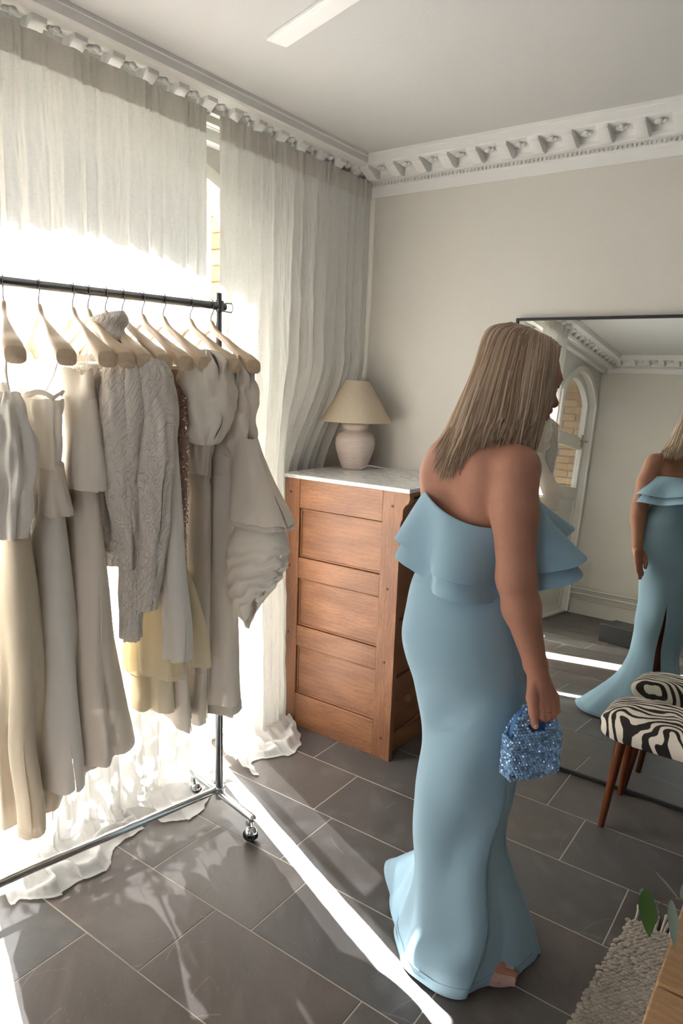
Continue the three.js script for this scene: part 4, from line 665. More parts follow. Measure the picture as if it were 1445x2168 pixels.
const ells = [[[0.002, 0.012, 0], [0.089, 0.077, 0.071]], [[0.038, -0.045, 0], [0.056, 0.074, 0.052]]];
const smin = (a, b, k) => { const h = Math.max(k - Math.abs(a - b), 0) / k; return Math.min(a, b) - h * h * k * 0.25; };
function capD(c, p) { const ax = p[0] - c.a[0], ay = p[1] - c.a[1], az = p[2] - c.a[2], bx = c.b[0] - c.a[0], by = c.b[1] - c.a[1], bz = c.b[2] - c.a[2], h = clamp((ax * bx + ay * by + az * bz) / (bx * bx + by * by + bz * bz + 1e-12), 0, 1), dx = ax - bx * h, dy = ay - by * h, dz = az - bz * h; return Math.sqrt(dx * dx + dy * dy + dz * dz) - (c.ra + (c.rb - c.ra) * h); }
const spine = { a: B(0, 1.0, -0.121), b: B(0, 1.31, -0.128), ra: 0.025, rb: 0.018 };
function field(list, withHead) {
  return (p) => {
    let d = 1;
    for (const c of list) d = smin(d, capD(c, p), c.k);
    if (withHead) { const q = headLocal(p); for (const [c, r] of ells) { const x = (q[0] - c[0]) / r[0], y = (q[1] - c[1]) / r[1], z = (q[2] - c[2]) / r[2], m = Math.sqrt(x * x + y * y + z * z), e = (m - 1) * Math.min(r[0], r[1], r[2]) * (m > 1.4 ? 1 : 1); d = smin(d, e, 0.02); } }
    d = -smin(-d, capD(spine, p), 0.022); // furrow of the back
    return d;
  };
}
// naive surface nets in a box, vertices pulled onto the surface
function nets(fn, lo, hi, cell) {
  const n = [0, 1, 2].map((k) => Math.max(2, Math.ceil((hi[k] - lo[k]) / cell) + 1)), W = n[0], WH = n[0] * n[1], val = new Float32Array(W * n[1] * n[2]);
  for (let z = 0; z < n[2]; z++) for (let y = 0; y < n[1]; y++) for (let x = 0; x < W; x++) val[x + y * W + z * WH] = fn([lo[0] + x * cell, lo[1] + y * cell, lo[2] + z * cell]);
  const id = new Int32Array(val.length).fill(-1), P = [], I = [], CO = [[0, 0, 0], [1, 0, 0], [0, 1, 0], [1, 1, 0], [0, 0, 1], [1, 0, 1], [0, 1, 1], [1, 1, 1]], ED = [[0, 1], [2, 3], [4, 5], [6, 7], [0, 2], [1, 3], [4, 6], [5, 7], [0, 4], [1, 5], [2, 6], [3, 7]];
  for (let z = 0; z < n[2] - 1; z++) for (let y = 0; y < n[1] - 1; y++) for (let x = 0; x < W - 1; x++) {
    const o = x + y * W + z * WH, v = CO.map(([a, b, c]) => val[o + a + b * W + c * WH]); let neg = 0; for (const q of v) if (q < 0) neg++;
    if (!neg || neg === 8) continue; let c = 0, s = [0, 0, 0];
    for (const [a, b] of ED) if (v[a] < 0 !== v[b] < 0) { const t = v[a] / (v[a] - v[b]); for (let k = 0; k < 3; k++) s[k] += CO[a][k] + (CO[b][k] - CO[a][k]) * t; c++; }
    id[o] = P.length / 3; P.push(lo[0] + (x + s[0] / c) * cell, lo[1] + (y + s[1] / c) * cell, lo[2] + (z + s[2] / c) * cell);
  }
  for (let z = 1; z < n[2] - 1; z++) for (let y = 1; y < n[1] - 1; y++) for (let x = 1; x < W - 1; x++) {
    const o = x + y * W + z * WH, q = (a, b, c, d, flip) => { if (a < 0 || b < 0 || c < 0 || d < 0) return; flip ? I.push(a, c, b, b, c, d) : I.push(a, b, c, b, d, c); };
    if (val[o] < 0 !== val[o + 1] < 0) q(id[o - W - WH], id[o - WH], id[o - W], id[o], val[o] >= 0);
    if (val[o] < 0 !== val[o + W] < 0) q(id[o - 1 - WH], id[o - WH], id[o - 1], id[o], val[o] < 0);
    if (val[o] < 0 !== val[o + WH] < 0) q(id[o - 1 - W], id[o - W], id[o - 1], id[o], val[o] >= 0);
  }
  const N = new Float32Array(P.length), e = cell * 0.25;
  for (let i = 0; i < P.length; i += 3) { let p = [P[i], P[i + 1], P[i + 2]], g; for (let it = 0; it < 2; it++) { const d = fn(p); g = [0, 1, 2].map((k) => { const a = p.slice(), b = p.slice(); a[k] += e; b[k] -= e; return fn(a) - fn(b); }); const l = Math.hypot(...g) || 1; g = g.map((x) => x / l); p = p.map((x, k) => x - g[k] * clamp(d, -cell, cell) * 0.9); } for (let k = 0; k < 3; k++) { P[i + k] = p[k]; N[i + k] = g[k]; } }
  const G = new THREE.BufferGeometry(); G.setAttribute('position', new THREE.Float32BufferAttribute(P, 3)); G.setAttribute('normal', new THREE.BufferAttribute(N, 3)); G.setIndex(I); return G;
}
const pick = (...gs) => caps.filter((c) => gs.includes(c.g));
const bodyBoxes = [
  nets(field(pick('body', 'armR', 'armL'), true), [-0.2, 1.02, -0.25], [0.2, 1.46, 0.25], 0.0062),
  nets(field(pick('armR', 'handR'), false), [0.0, 0.862, 0.1], [0.17, 1.03, 0.24], 0.004),
  nets(field(pick('armR', 'handR'), false), [0.08, 0.745, 0.13], [0.2, 0.872, 0.225], 0.0024),
  nets(field(pick('armL', 'handL'), false), [-0.14, 0.862, -0.27], [0.06, 1.03, -0.11], 0.004),
  nets(field(pick('armL', 'handL'), false), [-0.04, 0.71, -0.25], [0.08, 0.872, -0.14], 0.0026),
  nets(field(pick('body', 'head'), true), [-0.06, 1.385, -0.1], [0.21, 1.64, 0.1], 0.0032),
  nets(field(pick('leg'), false), [-0.15, 0.01, -0.22], [0.24, 0.95, 0.22], 0.009),
];
const skinTone = tex(256, 256, (u, v) => { const k = 1 + 0.02 * wrapN(u, v, 12, 12, 170) + 0.015 * wrapN(u, v, 60, 60, 171); return rgb(222 * k, 168 * k, 143 * k); });
function skinColours(g) { // natural colour of the skin: lips, cheeks, hands
  const p = g.attributes.position, c = new Float32Array(p.count * 3), base = [0.47, 0.225, 0.148];
  for (let i = 0; i < p.count; i++) {
    const q = [p.getX(i), p.getY(i), p.getZ(i)], h = headLocal(q), m = 1 + 0.05 * n3(q[0] * 14, q[1] * 14, q[2] * 14) + 0.04 * n3(q[0] * 70, q[1] * 70, q[2] * 70);
    let col = base.map((x) => x * m);
    const lip = Math.exp(-(((h[1] + 0.059) / 0.0145) ** 4) - ((h[2] / 0.021) ** 4)) * smoothstep(h[0], 0.09, 0.098);
    col = mixc(col, [0.42, 0.13, 0.11], lip * 0.9);
    if (q[1] < 0.9) col = mixc(col, [0.54, 0.235, 0.165], 0.4);
    c.set(col, i * 3);
  }
  g.setAttribute('color', new THREE.BufferAttribute(c, 3)); return g;
}
const skinMat = phys({ name: 'skin', vertexColors: true, roughness: 0.55, specularIntensity: 0.5, sheen: 0.15, sheenColor: new THREE.Color(1, 0.7, 0.6), sheenRoughness: 0.5 });
{
  const all = mergeGeometries(bodyBoxes.map((g) => skinColours(g)));
  const body = part('body', all, skinMat, PERSON);
  for (const s of [-1, 1]) {
    const eye = part('eye', new THREE.SphereGeometry(0.0115, 20, 16).translate(...Hd(0.0755, -0.006, s * 0.03)), std({ name: 'eye_white', color: '#e8e2da', roughness: 0.2 }), PERSON);
    part('iris', new THREE.SphereGeometry(0.0058, 16, 12).translate(...Hd(0.0825, -0.007, s * 0.0305)), std({ name: 'iris', color: '#4a5a63', roughness: 0.15 }), eye);
    part('eyelid', tube([Hd(0.078, 0.001, s * 0.018), Hd(0.0875, 0.0035, s * 0.029), Hd(0.08, -0.0005, s * 0.043)], 0.0028, { seg: 16, sides: 6 }), std({ name: 'lash_line', color: '#4b2f24', roughness: 0.6 }), eye);
    part('eyebrow', tube([Hd(0.0955, 0.018, s * 0.012), Hd(0.0935, 0.022, s * 0.026), Hd(0.0815, 0.02, s * 0.043)], (t) => 0.0034 * (1 - 0.6 * t), { seg: 16, sides: 6, flat: 0.6 }), std({ name: 'brow_hair', color: '#5e4330', roughness: 0.8 }), PERSON);
  }
  // nails of the gripping hand
  part('thumb_nail', new THREE.SphereGeometry(0.0062, 14, 10).scale(0.85, 1.25, 0.5).translate(0.1235, 0.774, 0.1995), std({ name: 'nail', color: '#d8a79b', roughness: 0.25 }), PERSON);
  const gold = std({ name: 'gold', color: '#d9a860', metalness: 1, roughness: 0.2 });
  part('finger_ring', new THREE.TorusGeometry(0.0104, 0.0009, 8, 28).rotateX(Math.PI / 2 + 0.2).translate(0.148, 0.808, 0.189), gold, PERSON);
  part('bracelet', new THREE.TorusGeometry(0.0262, 0.0007, 6, 40).rotateX(Math.PI / 2).rotateZ(-0.3).translate(-0.006, 0.888, -0.2), gold, PERSON);
}
// ---------------------------------------------------------------- hair: fine locks from a parting
{
  const R = rng(91), geos = [], colour = [];
  // angle round the head (0 = picture right, 90 = camera side): widest point, neck point, tip
  const T = table([
    [28, 0.15, 1.562, 0.014, 0.129, 1.468, 0.042, 0.1, 1.378, 0.06],
    [45, 0.137, 1.555, 0.05, 0.119, 1.46, 0.066, 0.092, 1.36, 0.082],
    [68, 0.112, 1.548, 0.076, 0.102, 1.452, 0.088, 0.078, 1.36, 0.104],
    [92, 0.072, 1.545, 0.086, 0.062, 1.45, 0.097, 0.04, 1.378, 0.112],
    [120, 0.026, 1.542, 0.08, 0.006, 1.45, 0.094, -0.016, 1.382, 0.108],
    [140, -0.004, 1.542, 0.062, -0.036, 1.44, 0.08, -0.064, 1.34, 0.1],
    [158, -0.02, 1.543, 0.042, -0.056, 1.435, 0.06, -0.092, 1.318, 0.078],
    [178, -0.026, 1.543, 0.008, -0.066, 1.43, 0.02, -0.108, 1.322, 0.034],
    [210, -0.014, 1.53, -0.045, -0.055, 1.43, -0.055, -0.085, 1.35, -0.06],
    [250, 0.035, 1.535, -0.08, 0.02, 1.44, -0.09, 0.005, 1.37, -0.11],
    [290, 0.09, 1.54, -0.078, 0.085, 1.45, -0.088, 0.075, 1.37, -0.1],
    [325, 0.126, 1.548, -0.068, 0.122, 1.48, -0.076, 0.105, 1.4, -0.085],
  ]);
  const lock = (deg, inner, seed) => {
    const r = rng(seed), v = T(deg), j = () => (r() - 0.5), pw = clamp(1 - Math.abs(deg - 180) / 160, 0, 1);
    const root = Hd(0.066 - 0.125 * pw + j() * 0.03, lerp(0.078, 0.088, Math.sin(pw * 3)) + 0.012 , -0.006 + 0.012 * Math.sign(Math.sin(deg * Math.PI / 180)) + j() * 0.006);
    const sc = inner + 0.02, mid = [HC[0] + (v[0] - HC[0]) * sc, v[1], v[2] * sc], out = [lerp(root[0], mid[0], 0.68), lerp(root[1], mid[1], 0.24) + 0.006, lerp(root[2], mid[2], 0.72)];
    const nk = [v[3] + j() * 0.008 - (1 - sc) * 0.05 * Math.cos(deg * Math.PI / 180), v[4], v[5] * sc + j() * 0.008], tip = [v[6] + j() * 0.022, v[7] + j() * 0.05 + 0.006 * Math.sin(deg * 0.35) - 0.004, v[8] * (0.5 + sc * 0.5) + j() * 0.016];
    const wid = 0.0016 + r() * 0.0026;
    const g = tube([root, out, mid, nk, [lerp(nk[0], tip[0], 0.55) + j() * 0.006, lerp(nk[1], tip[1], 0.55), lerp(nk[2], tip[2], 0.55) + j() * 0.006], tip], (t) => wid * (t > 0.75 ? 1 - 0.9 * (t - 0.75) / 0.25 : Math.min(1, 0.35 + t * 2.2)), { seg: 20, sides: 5, flat: 0.7, caps: false });
    geos.push(g); const q = r(), c = mixc(mixc([0.36, 0.25, 0.165], [0.66, 0.5, 0.355], q * q), [0.82, 0.69, 0.55], Math.max(0, r() - 0.66) * 2.4); colour.push(c);
  };
  for (let k = 0; k < 1150; k++) { const d = 28 + 297 * ((k + R()) / 1150); lock(d, 0.985 + R() * 0.05, 1000 + k); }
  for (let k = 0; k < 420; k++) lock(28 + 297 * R(), 0.93 + R() * 0.05, 5000 + k);
  geos.forEach((g, i) => { const n = g.attributes.position.count, c = new Float32Array(n * 3); for (let k = 0; k < n; k++) { const m = 0.9 + 0.2 * ((k * 7919 + i * 104729) % 101) / 101; c.set(colour[i].map((x) => x * m), k * 3); } g.setAttribute('color', new THREE.BufferAttribute(c, 3)); });
  const hairMat = phys({ name: 'blonde_hair', vertexColors: true, roughness: 0.42, specularIntensity: 0.6, sheen: 0.2, sheenColor: new THREE.Color(1, 0.85, 0.65) });
  const hair = part('hair', mergeGeometries(geos), hairMat, PERSON);
  // scalp layer under the locks
  const under = sheet(72, 22, (u, v) => { const deg = lerp(32, 322, u), w = T(deg), s = 0.95; if (v < 0.5) { const q = v / 0.5, a = q * Math.PI / 2, rt = Hd(0.02, 0.086, 0); return [lerp(rt[0], HC[0] + (w[0] - HC[0]) * s, Math.sin(a)), lerp(w[1], rt[1] + 0.002, Math.cos(a)), lerp(rt[2], w[2] * s, Math.sin(a))]; } const q = (v - 0.5) / 0.5; return [lerp(HC[0] + (w[0] - HC[0]) * s, w[3] * 0.98 + 0.001, q), lerp(w[1], w[4] - 0.02, q), lerp(w[2] * s, w[5] * 0.93, q)]; });
  part('hair_underlayer', under, phys({ name: 'blonde_hair_mass', color: new THREE.Color(0.5, 0.365, 0.25), roughness: 0.7, side: THREE.DoubleSide }), hair);
}
// ---------------------------------------------------------------- gown
const scubaGrain = tex(256, 256, (u, v) => { const k = 0.5 + 0.5 * wrapN(u, v, 120, 120, 180); return [k, k, k]; }, false);
const scuba = phys({ name: 'pale_blue_scuba_crepe', color: '#9dbccd', roughness: 0.72, sheen: 0.35, sheenRoughness: 0.45, sheenColor: new THREE.Color(0.85, 0.95, 1), specularIntensity: 0.35, bumpMap: rep(scubaGrain, 10, 10), bumpScale: 0.0003, side: THREE.DoubleSide });
const stitch = std({ name: 'blue_stitching', color: '#7fa3b6', roughness: 0.8 });
const GOWN = new THREE.Group(); GOWN.name = 'gown'; GOWN.userData = { label: 'pale blue strapless gown with two ruffle tiers' }; PERSON.add(GOWN);
{
  // silhouette: y, left u, right u
  const sil = table([[-1.24, -0.122, 0.135], [-1.1, -0.122, 0.13], [-1.03, -0.144, 0.122], [-0.97, -0.152, 0.122], [-0.91, -0.155, 0.133], [-0.85, -0.143, 0.141], [-0.79, -0.123, 0.146], [-0.73, -0.11, 0.146], [-0.67, -0.102, 0.145], [-0.61, -0.0995, 0.1435], [-0.55, -0.103, 0.148], [-0.49, -0.106, 0.146], [-0.42, -0.104, 0.134], [-0.355, -0.1, 0.128], [-0.29, -0.094, 0.136], [-0.22, -0.087, 0.153], [0, -0.06, 0.21]]);
  const CU = 0.02, CW = -0.02;
  // hem on the floor, by angle round (CU, CW): 0 = picture right, 90 = camera
  const hemPts = [[0.262, -0.019], [0.2, 0.045], [0.131, 0.082], [0.075, 0.118], [0.019, 0.134], [-0.035, 0.118], [-0.076, 0.09], [-0.105, 0.045], [-0.12, 0.0], [-0.132, -0.1], [-0.14, -0.2], [-0.144, -0.345], [-0.09, -0.372], [-0.04, -0.374], [0.04, -0.32], [0.1, -0.27], [0.16, -0.21], [0.21, -0.15], [0.245, -0.085]];
  const hemR = (() => { const pol = hemPts.map(([u, w]) => [((Math.atan2(w - CW, u - CU) / TAU) + 1) % 1, Math.hypot(u - CU, w - CW)]).sort((a, b) => a[0] - b[0]); const ext = [[pol[pol.length - 1][0] - 1, pol[pol.length - 1][1]], ...pol, [pol[0][0] + 1, pol[0][1]]]; return (t) => { let k = 0; while (k < ext.length - 2 && t > ext[k + 1][0]) k++; const x = (t - ext[k][0]) / (ext[k + 1][0] - ext[k][0]); return lerp(ext[k][1], ext[k + 1][1], x * x * (3 - 2 * x) * 0.35 + x * 0.65); }; })();
  const SLIT = 0.895, top = 1.245; // slit: fraction of a turn, on the far side, towards the mirror
  const surf = (q, y) => {
    const a = q * TAU, [l, r] = sil(-y), cu = (l + r) / 2, hu = (r - l) / 2, hw = lerp(hu * lerp(1.06, 1.12, smoothstep(y, 0.6, 0.95)), 0.122, smoothstep(y, 1.0, 1.12)) + 0.004;
    let u = cu + hu * Math.cos(a), w = hw * Math.sin(a) + 0.004;
    const low = Math.pow(clamp(1 - y / 0.4, 0, 1), 1.7), R = hemR(q) * lerp(1, 0.995, low), hu2 = CU + R * Math.cos(a), hw2 = CW + R * Math.sin(a);
    u = lerp(u, hu2, low); w = lerp(w, hw2, low);
    // soft drag folds: from the seat down the back of the legs, pooling at the hem
    const n = V(Math.cos(a), 0, Math.sin(a)), back = Math.exp(-(((a - 2.1) / 0.85) ** 2));
    let d = 0.009 * back * Math.sin(y * 13 + a * 3.1) * smoothstep(0.95 - y, 0, 0.35) + 0.008 * Math.sin(a * 5 + y * 5) * smoothstep(0.55 - y, 0, 0.4) * Math.exp(-(((a - 1.8) / 1.5) ** 2)) + 0.006 * n3(u * 5, y * 4, w * 5) * smoothstep(1 - y, 0, 0.4);
    d += 0.016 * Math.exp(-(((a - 2.55) / 0.6) ** 2) - (((y - 0.9) / 0.075) ** 2)) - 0.012 * Math.exp(-(((a - 2.2) / 0.7) ** 2) - (((y - 0.745 + 0.1 * (a - 2.2)) / 0.05) ** 2));
    const knee = Math.exp(-(((y - 0.4) / 0.1) ** 2)); d -= 0.012 * knee * Math.exp(-(((a - 1.55) / 0.7) ** 2));
    d += 0.006 * Math.exp(-(((y - 0.1) / 0.06) ** 2)) * Math.sin(a * 7 + 1) * Math.exp(-(((a - 2.3) / 0.5) ** 2));
    const qs = lerp(0.13, 0.235, clamp((1.0 - y) / 0.97, 0, 1) ** 2); d -= 0.011 * smoothstep(qs + 0.004 - q, 0, 0.006) * smoothstep(0.68 - y, 0, 0.25) * (1 - smoothstep(Math.abs(q - 0.12), 0.12, 0.2));
    d += 0.007 * Math.exp(-(((y - 0.12) / 0.07) ** 2)) * Math.sin(y * 30 + a * 6.5) * Math.exp(-(((a - 1.95) / 0.45) ** 2));
    u += n.x * d; w += n.z * d;
    return [u, Math.max(0.004, y), w];
  };
  const skirt = sheet(220, 170, (s, v) => {
    const y = v < 0.75 ? lerp(1.18, 0.3, v / 0.75) : lerp(0.3, 0.004, ((v - 0.75) / 0.25));
    const open = 0.036 * Math.pow(clamp((0.62 - y) / 0.62, 0, 1), 0.8); // the slit opens towards the hem
    const q = (SLIT + open + s * (1 - 2 * open)) % 1;
    const p = surf(q, y); if (y < 0.02) p[1] += 0.008 * (0.5 + 0.5 * Math.sin(q * TAU * 6));
    if (y < 0.25) p[1] += 0.03 * Math.exp(-(((q - 0.66) / 0.05) ** 2)) * (1 - y / 0.25);
    return p;
  }, { thick: 0.0035, su: 0.9, sv: 1.2 });
  part('skirt', skirt, scuba, GOWN);
  // stitched seams: side seam towards the camera and the back one
  const seam = (q0, q1, y0, y1) => part('seam', tube(Array.from({ length: 30 }, (_, k) => { const t = k / 29, q = lerp(q0, q1, t * t), y = lerp(y0, y1, t), p = surf(q, y), a = q * TAU; return V(p[0] + 0.0022 * Math.cos(a), p[1], p[2] + 0.0022 * Math.sin(a)); }), 0.0009, { seg: 90, sides: 5 }), stitch, GOWN);
  seam(0.145, 0.247, 1.0, 0.03);
  const hemLine = (h) => part('hem_stitch', tube(Array.from({ length: 60 }, (_, k) => { const q = lerp(0.02, 0.62, k / 59), p = surf(q, h), a = q * TAU; return V(p[0] + 0.0024 * Math.cos(a), p[1] + 0.004, p[2] + 0.0024 * Math.sin(a)); }), 0.0008, { seg: 160, sides: 5 }), stitch, GOWN);
  hemLine(0.035);
  // ruffles
  const ring = (q) => { const a = q * TAU, c = Math.cos(a), s = Math.sin(a); const f = c * FC - s * FS, sd = c * FS + s * FC; return [0.006 + 0.131 * c, 1.248 - 0.056 * Math.pow(Math.max(0, s), 1.4), 0.002 + 0.136 * s]; };
  const ruffle = (name, L, out, thick, phase, flip) => part(name, sheet(260, 26, (u, v) => {
    const a = u * TAU, p = ring(u), front = 0.5 + 0.5 * Math.cos(a + 0.35), near = 0.5 + 0.5 * Math.sin(a);
    const c5 = Math.cos(5 * (a - phase) + 0.25 * Math.sin(2 * a)), w2 = c5 > 0 ? Math.pow(c5, 0.75) : -Math.pow(-c5, 1.25);
    const arm = 1 - 0.9 * Math.exp(-(((a - 1.3) / 0.34) ** 2)); // the arm presses it flat
    const o = ((out * (0.42 + 1.25 * front) + (0.02 + 0.014 * near + 0.014 * front) * w2) * Math.pow(v, 0.95) + 0.007 * v) * arm + 0.004 * v;
    return [p[0] + o * Math.cos(a), p[1] + 0.006 - (L * (1 - 0.12 * front) - 0.008 * w2) * v + 0.02 * v * v * (front - 0.3), p[2] + o * Math.sin(a) * 0.85];
  }, { closed: true, thick, su: 1.2, sv: 0.2 }), scuba, GOWN);
  ruffle('upper_ruffle', 0.122, 0.056, 0.003, 2.0); ruffle('lower_ruffle', 0.166, 0.05, 0.003, 1.97);
  part('bodice_edge', tube(Array.from({ length: 48 }, (_, k) => { const p = ring(k / 48); return V(p[0], p[1] + 0.006, p[2]); }), 0.0032, { seg: 160, sides: 8, closed: true, caps: false }), scuba, GOWN);
}
// shoes
for (const [x, z, k] of [[0.036, 0.05, 0], [0.045, -0.085, 1]]) {
  const shoe = new THREE.Group(); shoe.name = 'sandal'; PERSON.add(shoe);
  const pale = std({ name: 'pale_pink_leather', color: '#c9a396', roughness: 0.5 });
  part('sole', (() => { const s = new THREE.Shape(); s.moveTo(-0.035, -0.022); s.quadraticCurveTo(0.03, -0.026, 0.08, -0.04); s.quadraticCurveTo(0.12, -0.044, 0.138, -0.022); s.quadraticCurveTo(0.146, 0.004, 0.138, 0.028); s.quadraticCurveTo(0.12, 0.05, 0.08, 0.042); s.quadraticCurveTo(0.03, 0.026, -0.035, 0.022); const g = new THREE.ExtrudeGeometry(s, { depth: 0.014, bevelEnabled: true, bevelSize: 0.002, bevelThickness: 0.002, bevelSegments: 2 }); g.rotateX(-Math.PI / 2); g.translate(x - 0.005, 0.006, z); return g; })(), pale, shoe);
  part('vamp', sheet(28, 16, (u, v) => { const a = (u - 0.5) * Math.PI * 1.04, q = v, w = 0.043 * (1 - 0.25 * (1 - q)), hgt = lerp(0.06, 0.03, q); return [x + lerp(0.055, 0.125, q), 0.016 + hgt * Math.cos(a), z + 0.004 + w * Math.sin(a)]; }, { thick: 0.003 }), pale, shoe);
  part('heel', rbox(x - 0.035, x + 0.0, 0.0, 0.02, z - 0.018, z + 0.018, 0.003), pale, shoe);
}
// ---------------------------------------------------------------- beaded bag in her hand
{
  const t = thing('beaded_bag', 'small blue beaded handbag hanging from the woman\'s right hand', 'handbag');
  t.position.copy(PERSON.position); t.rotation.y = PERSON.rotation.y;
  const R = rng(55), cx = 0.128, cz = 0.165, turn = 0.35, y0 = 0.642;
  // outline of a face in (x, y): rounded trapezoid with a handle hole
  const hole = (x, y) => ((x - 0.0) / 0.026) ** 2 + ((y - 0.128) / 0.017) ** 2 < 1;
  const inside = (x, y) => { const hw = y < 0.09 ? 0.064 - 0.0 * y : 0.064 - Math.pow((y - 0.09) / 0.07, 2) * 0.034; return Math.abs(x) < hw && y > 0.002 + 0.012 * (x / 0.064) ** 2 && y < 0.163 && !hole(x, y); };
  const pos = []; const st = 0.0074;
  for (const side of [1, -1]) for (let j = 0; j < 24; j++) for (let i = -10; i <= 10; i++) { const x = i * st + (j % 2) * st / 2, y = j * st * 0.93 + 0.004; if (inside(x, y)) { const dep = 0.024 * (1 - smoothstep(y, 0.08, 0.16) * 0.72); pos.push([x, y, side * (dep - 0.006 * (x / 0.064) ** 4)]); } }
  for (let j = 0; j < 16; j++) for (let i = -2; i <= 2; i++) for (const s of [-1, 1]) { const y = j * st * 0.93 + 0.006; if (y < 0.1) pos.push([s * 0.0655, y, i * st * 1.05]); }
  for (let i = -8; i <= 8; i++) for (let k = -2; k <= 2; k++) pos.push([i * st, 0.001, k * st * 1.05]);
  const bead = new THREE.IcosahedronGeometry(0.0046, 0), glass = phys({ name: 'blue_glass_bead', color: '#97c0e8', roughness: 0.05, metalness: 0.15, clearcoat: 1, clearcoatRoughness: 0.05, ior: 1.6, flatShading: true });
  const im = new THREE.InstancedMesh(bead, glass, pos.length), M = new THREE.Matrix4(), q = new THREE.Quaternion(), E = new THREE.Euler(), C = new THREE.Color();
  pos.forEach((p, k) => { E.set(R() * 6, R() * 6, R() * 6); const s = 0.9 + R() * 0.25; M.compose(V(p[0] + (R() - 0.5) * 0.001, p[1] + (R() - 0.5) * 0.001, p[2]), q.setFromEuler(E), V(s, s, s)); im.setMatrixAt(k, M); const m = 0.55 + R() * 0.75; im.setColorAt(k, C.setRGB(m, m, m)); });
  im.name = 'glass_beads'; im.userData.kind = 'stuff'; shade(im);
  const g = new THREE.Group(); g.name = 'bag_shell'; g.position.set(cx, y0, cz); g.rotation.y = turn; t.add(g); g.add(im);
  const sh = new THREE.Shape(); sh.moveTo(-0.06, 0.008); sh.lineTo(0.06, 0.008); sh.lineTo(0.06, 0.09); sh.quadraticCurveTo(0.056, 0.15, 0.03, 0.158); sh.lineTo(-0.03, 0.158); sh.quadraticCurveTo(-0.056, 0.15, -0.06, 0.09); sh.closePath(); const hp = new THREE.Path(); hp.absellipse(0, 0.128, 0.027, 0.018, 0, TAU); sh.holes.push(hp);
  part('lining', new THREE.ExtrudeGeometry(sh, { depth: 0.012, bevelEnabled: false }).translate(0, 0, -0.006), std({ name: 'blue_lining', color: '#4a79ad', roughness: 0.6 }), g);
}
// ---------------------------------------------------------------- foreground right: table, rug, eucalyptus
{
  const t = thing('plank_table', 'low wooden plank table cut by the lower right picture corner', 'table', [0, 0, 0]);
  const pineMap = rep(tex(1024, 512, (u, v) => { const w = 0.03 * wrapN(u, v, 3, 3, 190), ring = 0.5 + 0.5 * Math.sin((v + w) * TAU * 15 + 2 * wrapN(u, v, 2, 8, 191)), st = wrapN(u, v, 6, 170, 192), dk = Math.max(0, wrapN(u, v, 26, 300, 193) - 0.45); return mixc(rgb(172, 128, 88), rgb(204, 164, 120), clamp(0.4 + 0.3 * ring + 0.25 * st, 0, 1)).map((x) => x * (1 - 0.45 * dk)); }), 1 / 0.6, 1 / 0.3);
  const pine = std({ name: 'oiled_pine', map: pineMap, roughness: 0.5, bumpMap: pineMap, bumpScale: 0.001 });
  const zs = [-1.52, -1.258, -1.0, -0.74], y = 0.45;
  for (let k = 0; k < 3; k++) part('plank', uvBox(rbox(-0.158, 0.5, y - 0.032, y, zs[k] + 0.003, zs[k + 1] - 0.003, 0.006, 3), 'x', k * 0.31, k * 0.17), pine, t);
  for (const [x, z] of [[-0.09, -1.44], [0.43, -1.44], [-0.09, -0.82], [0.43, -0.82]]) part('leg', uvBox(rbox(x - 0.025, x + 0.025, 0.012, y - 0.03, z - 0.025, z + 0.025, 0.004), 'y'), pine, t);
  for (const z of [-1.44, -0.82]) part('batten', uvBox(rbox(-0.12, 0.46, y - 0.07, y - 0.031, z - 0.015, z + 0.015, 0.003), 'x', 0.5), pine, t);
}
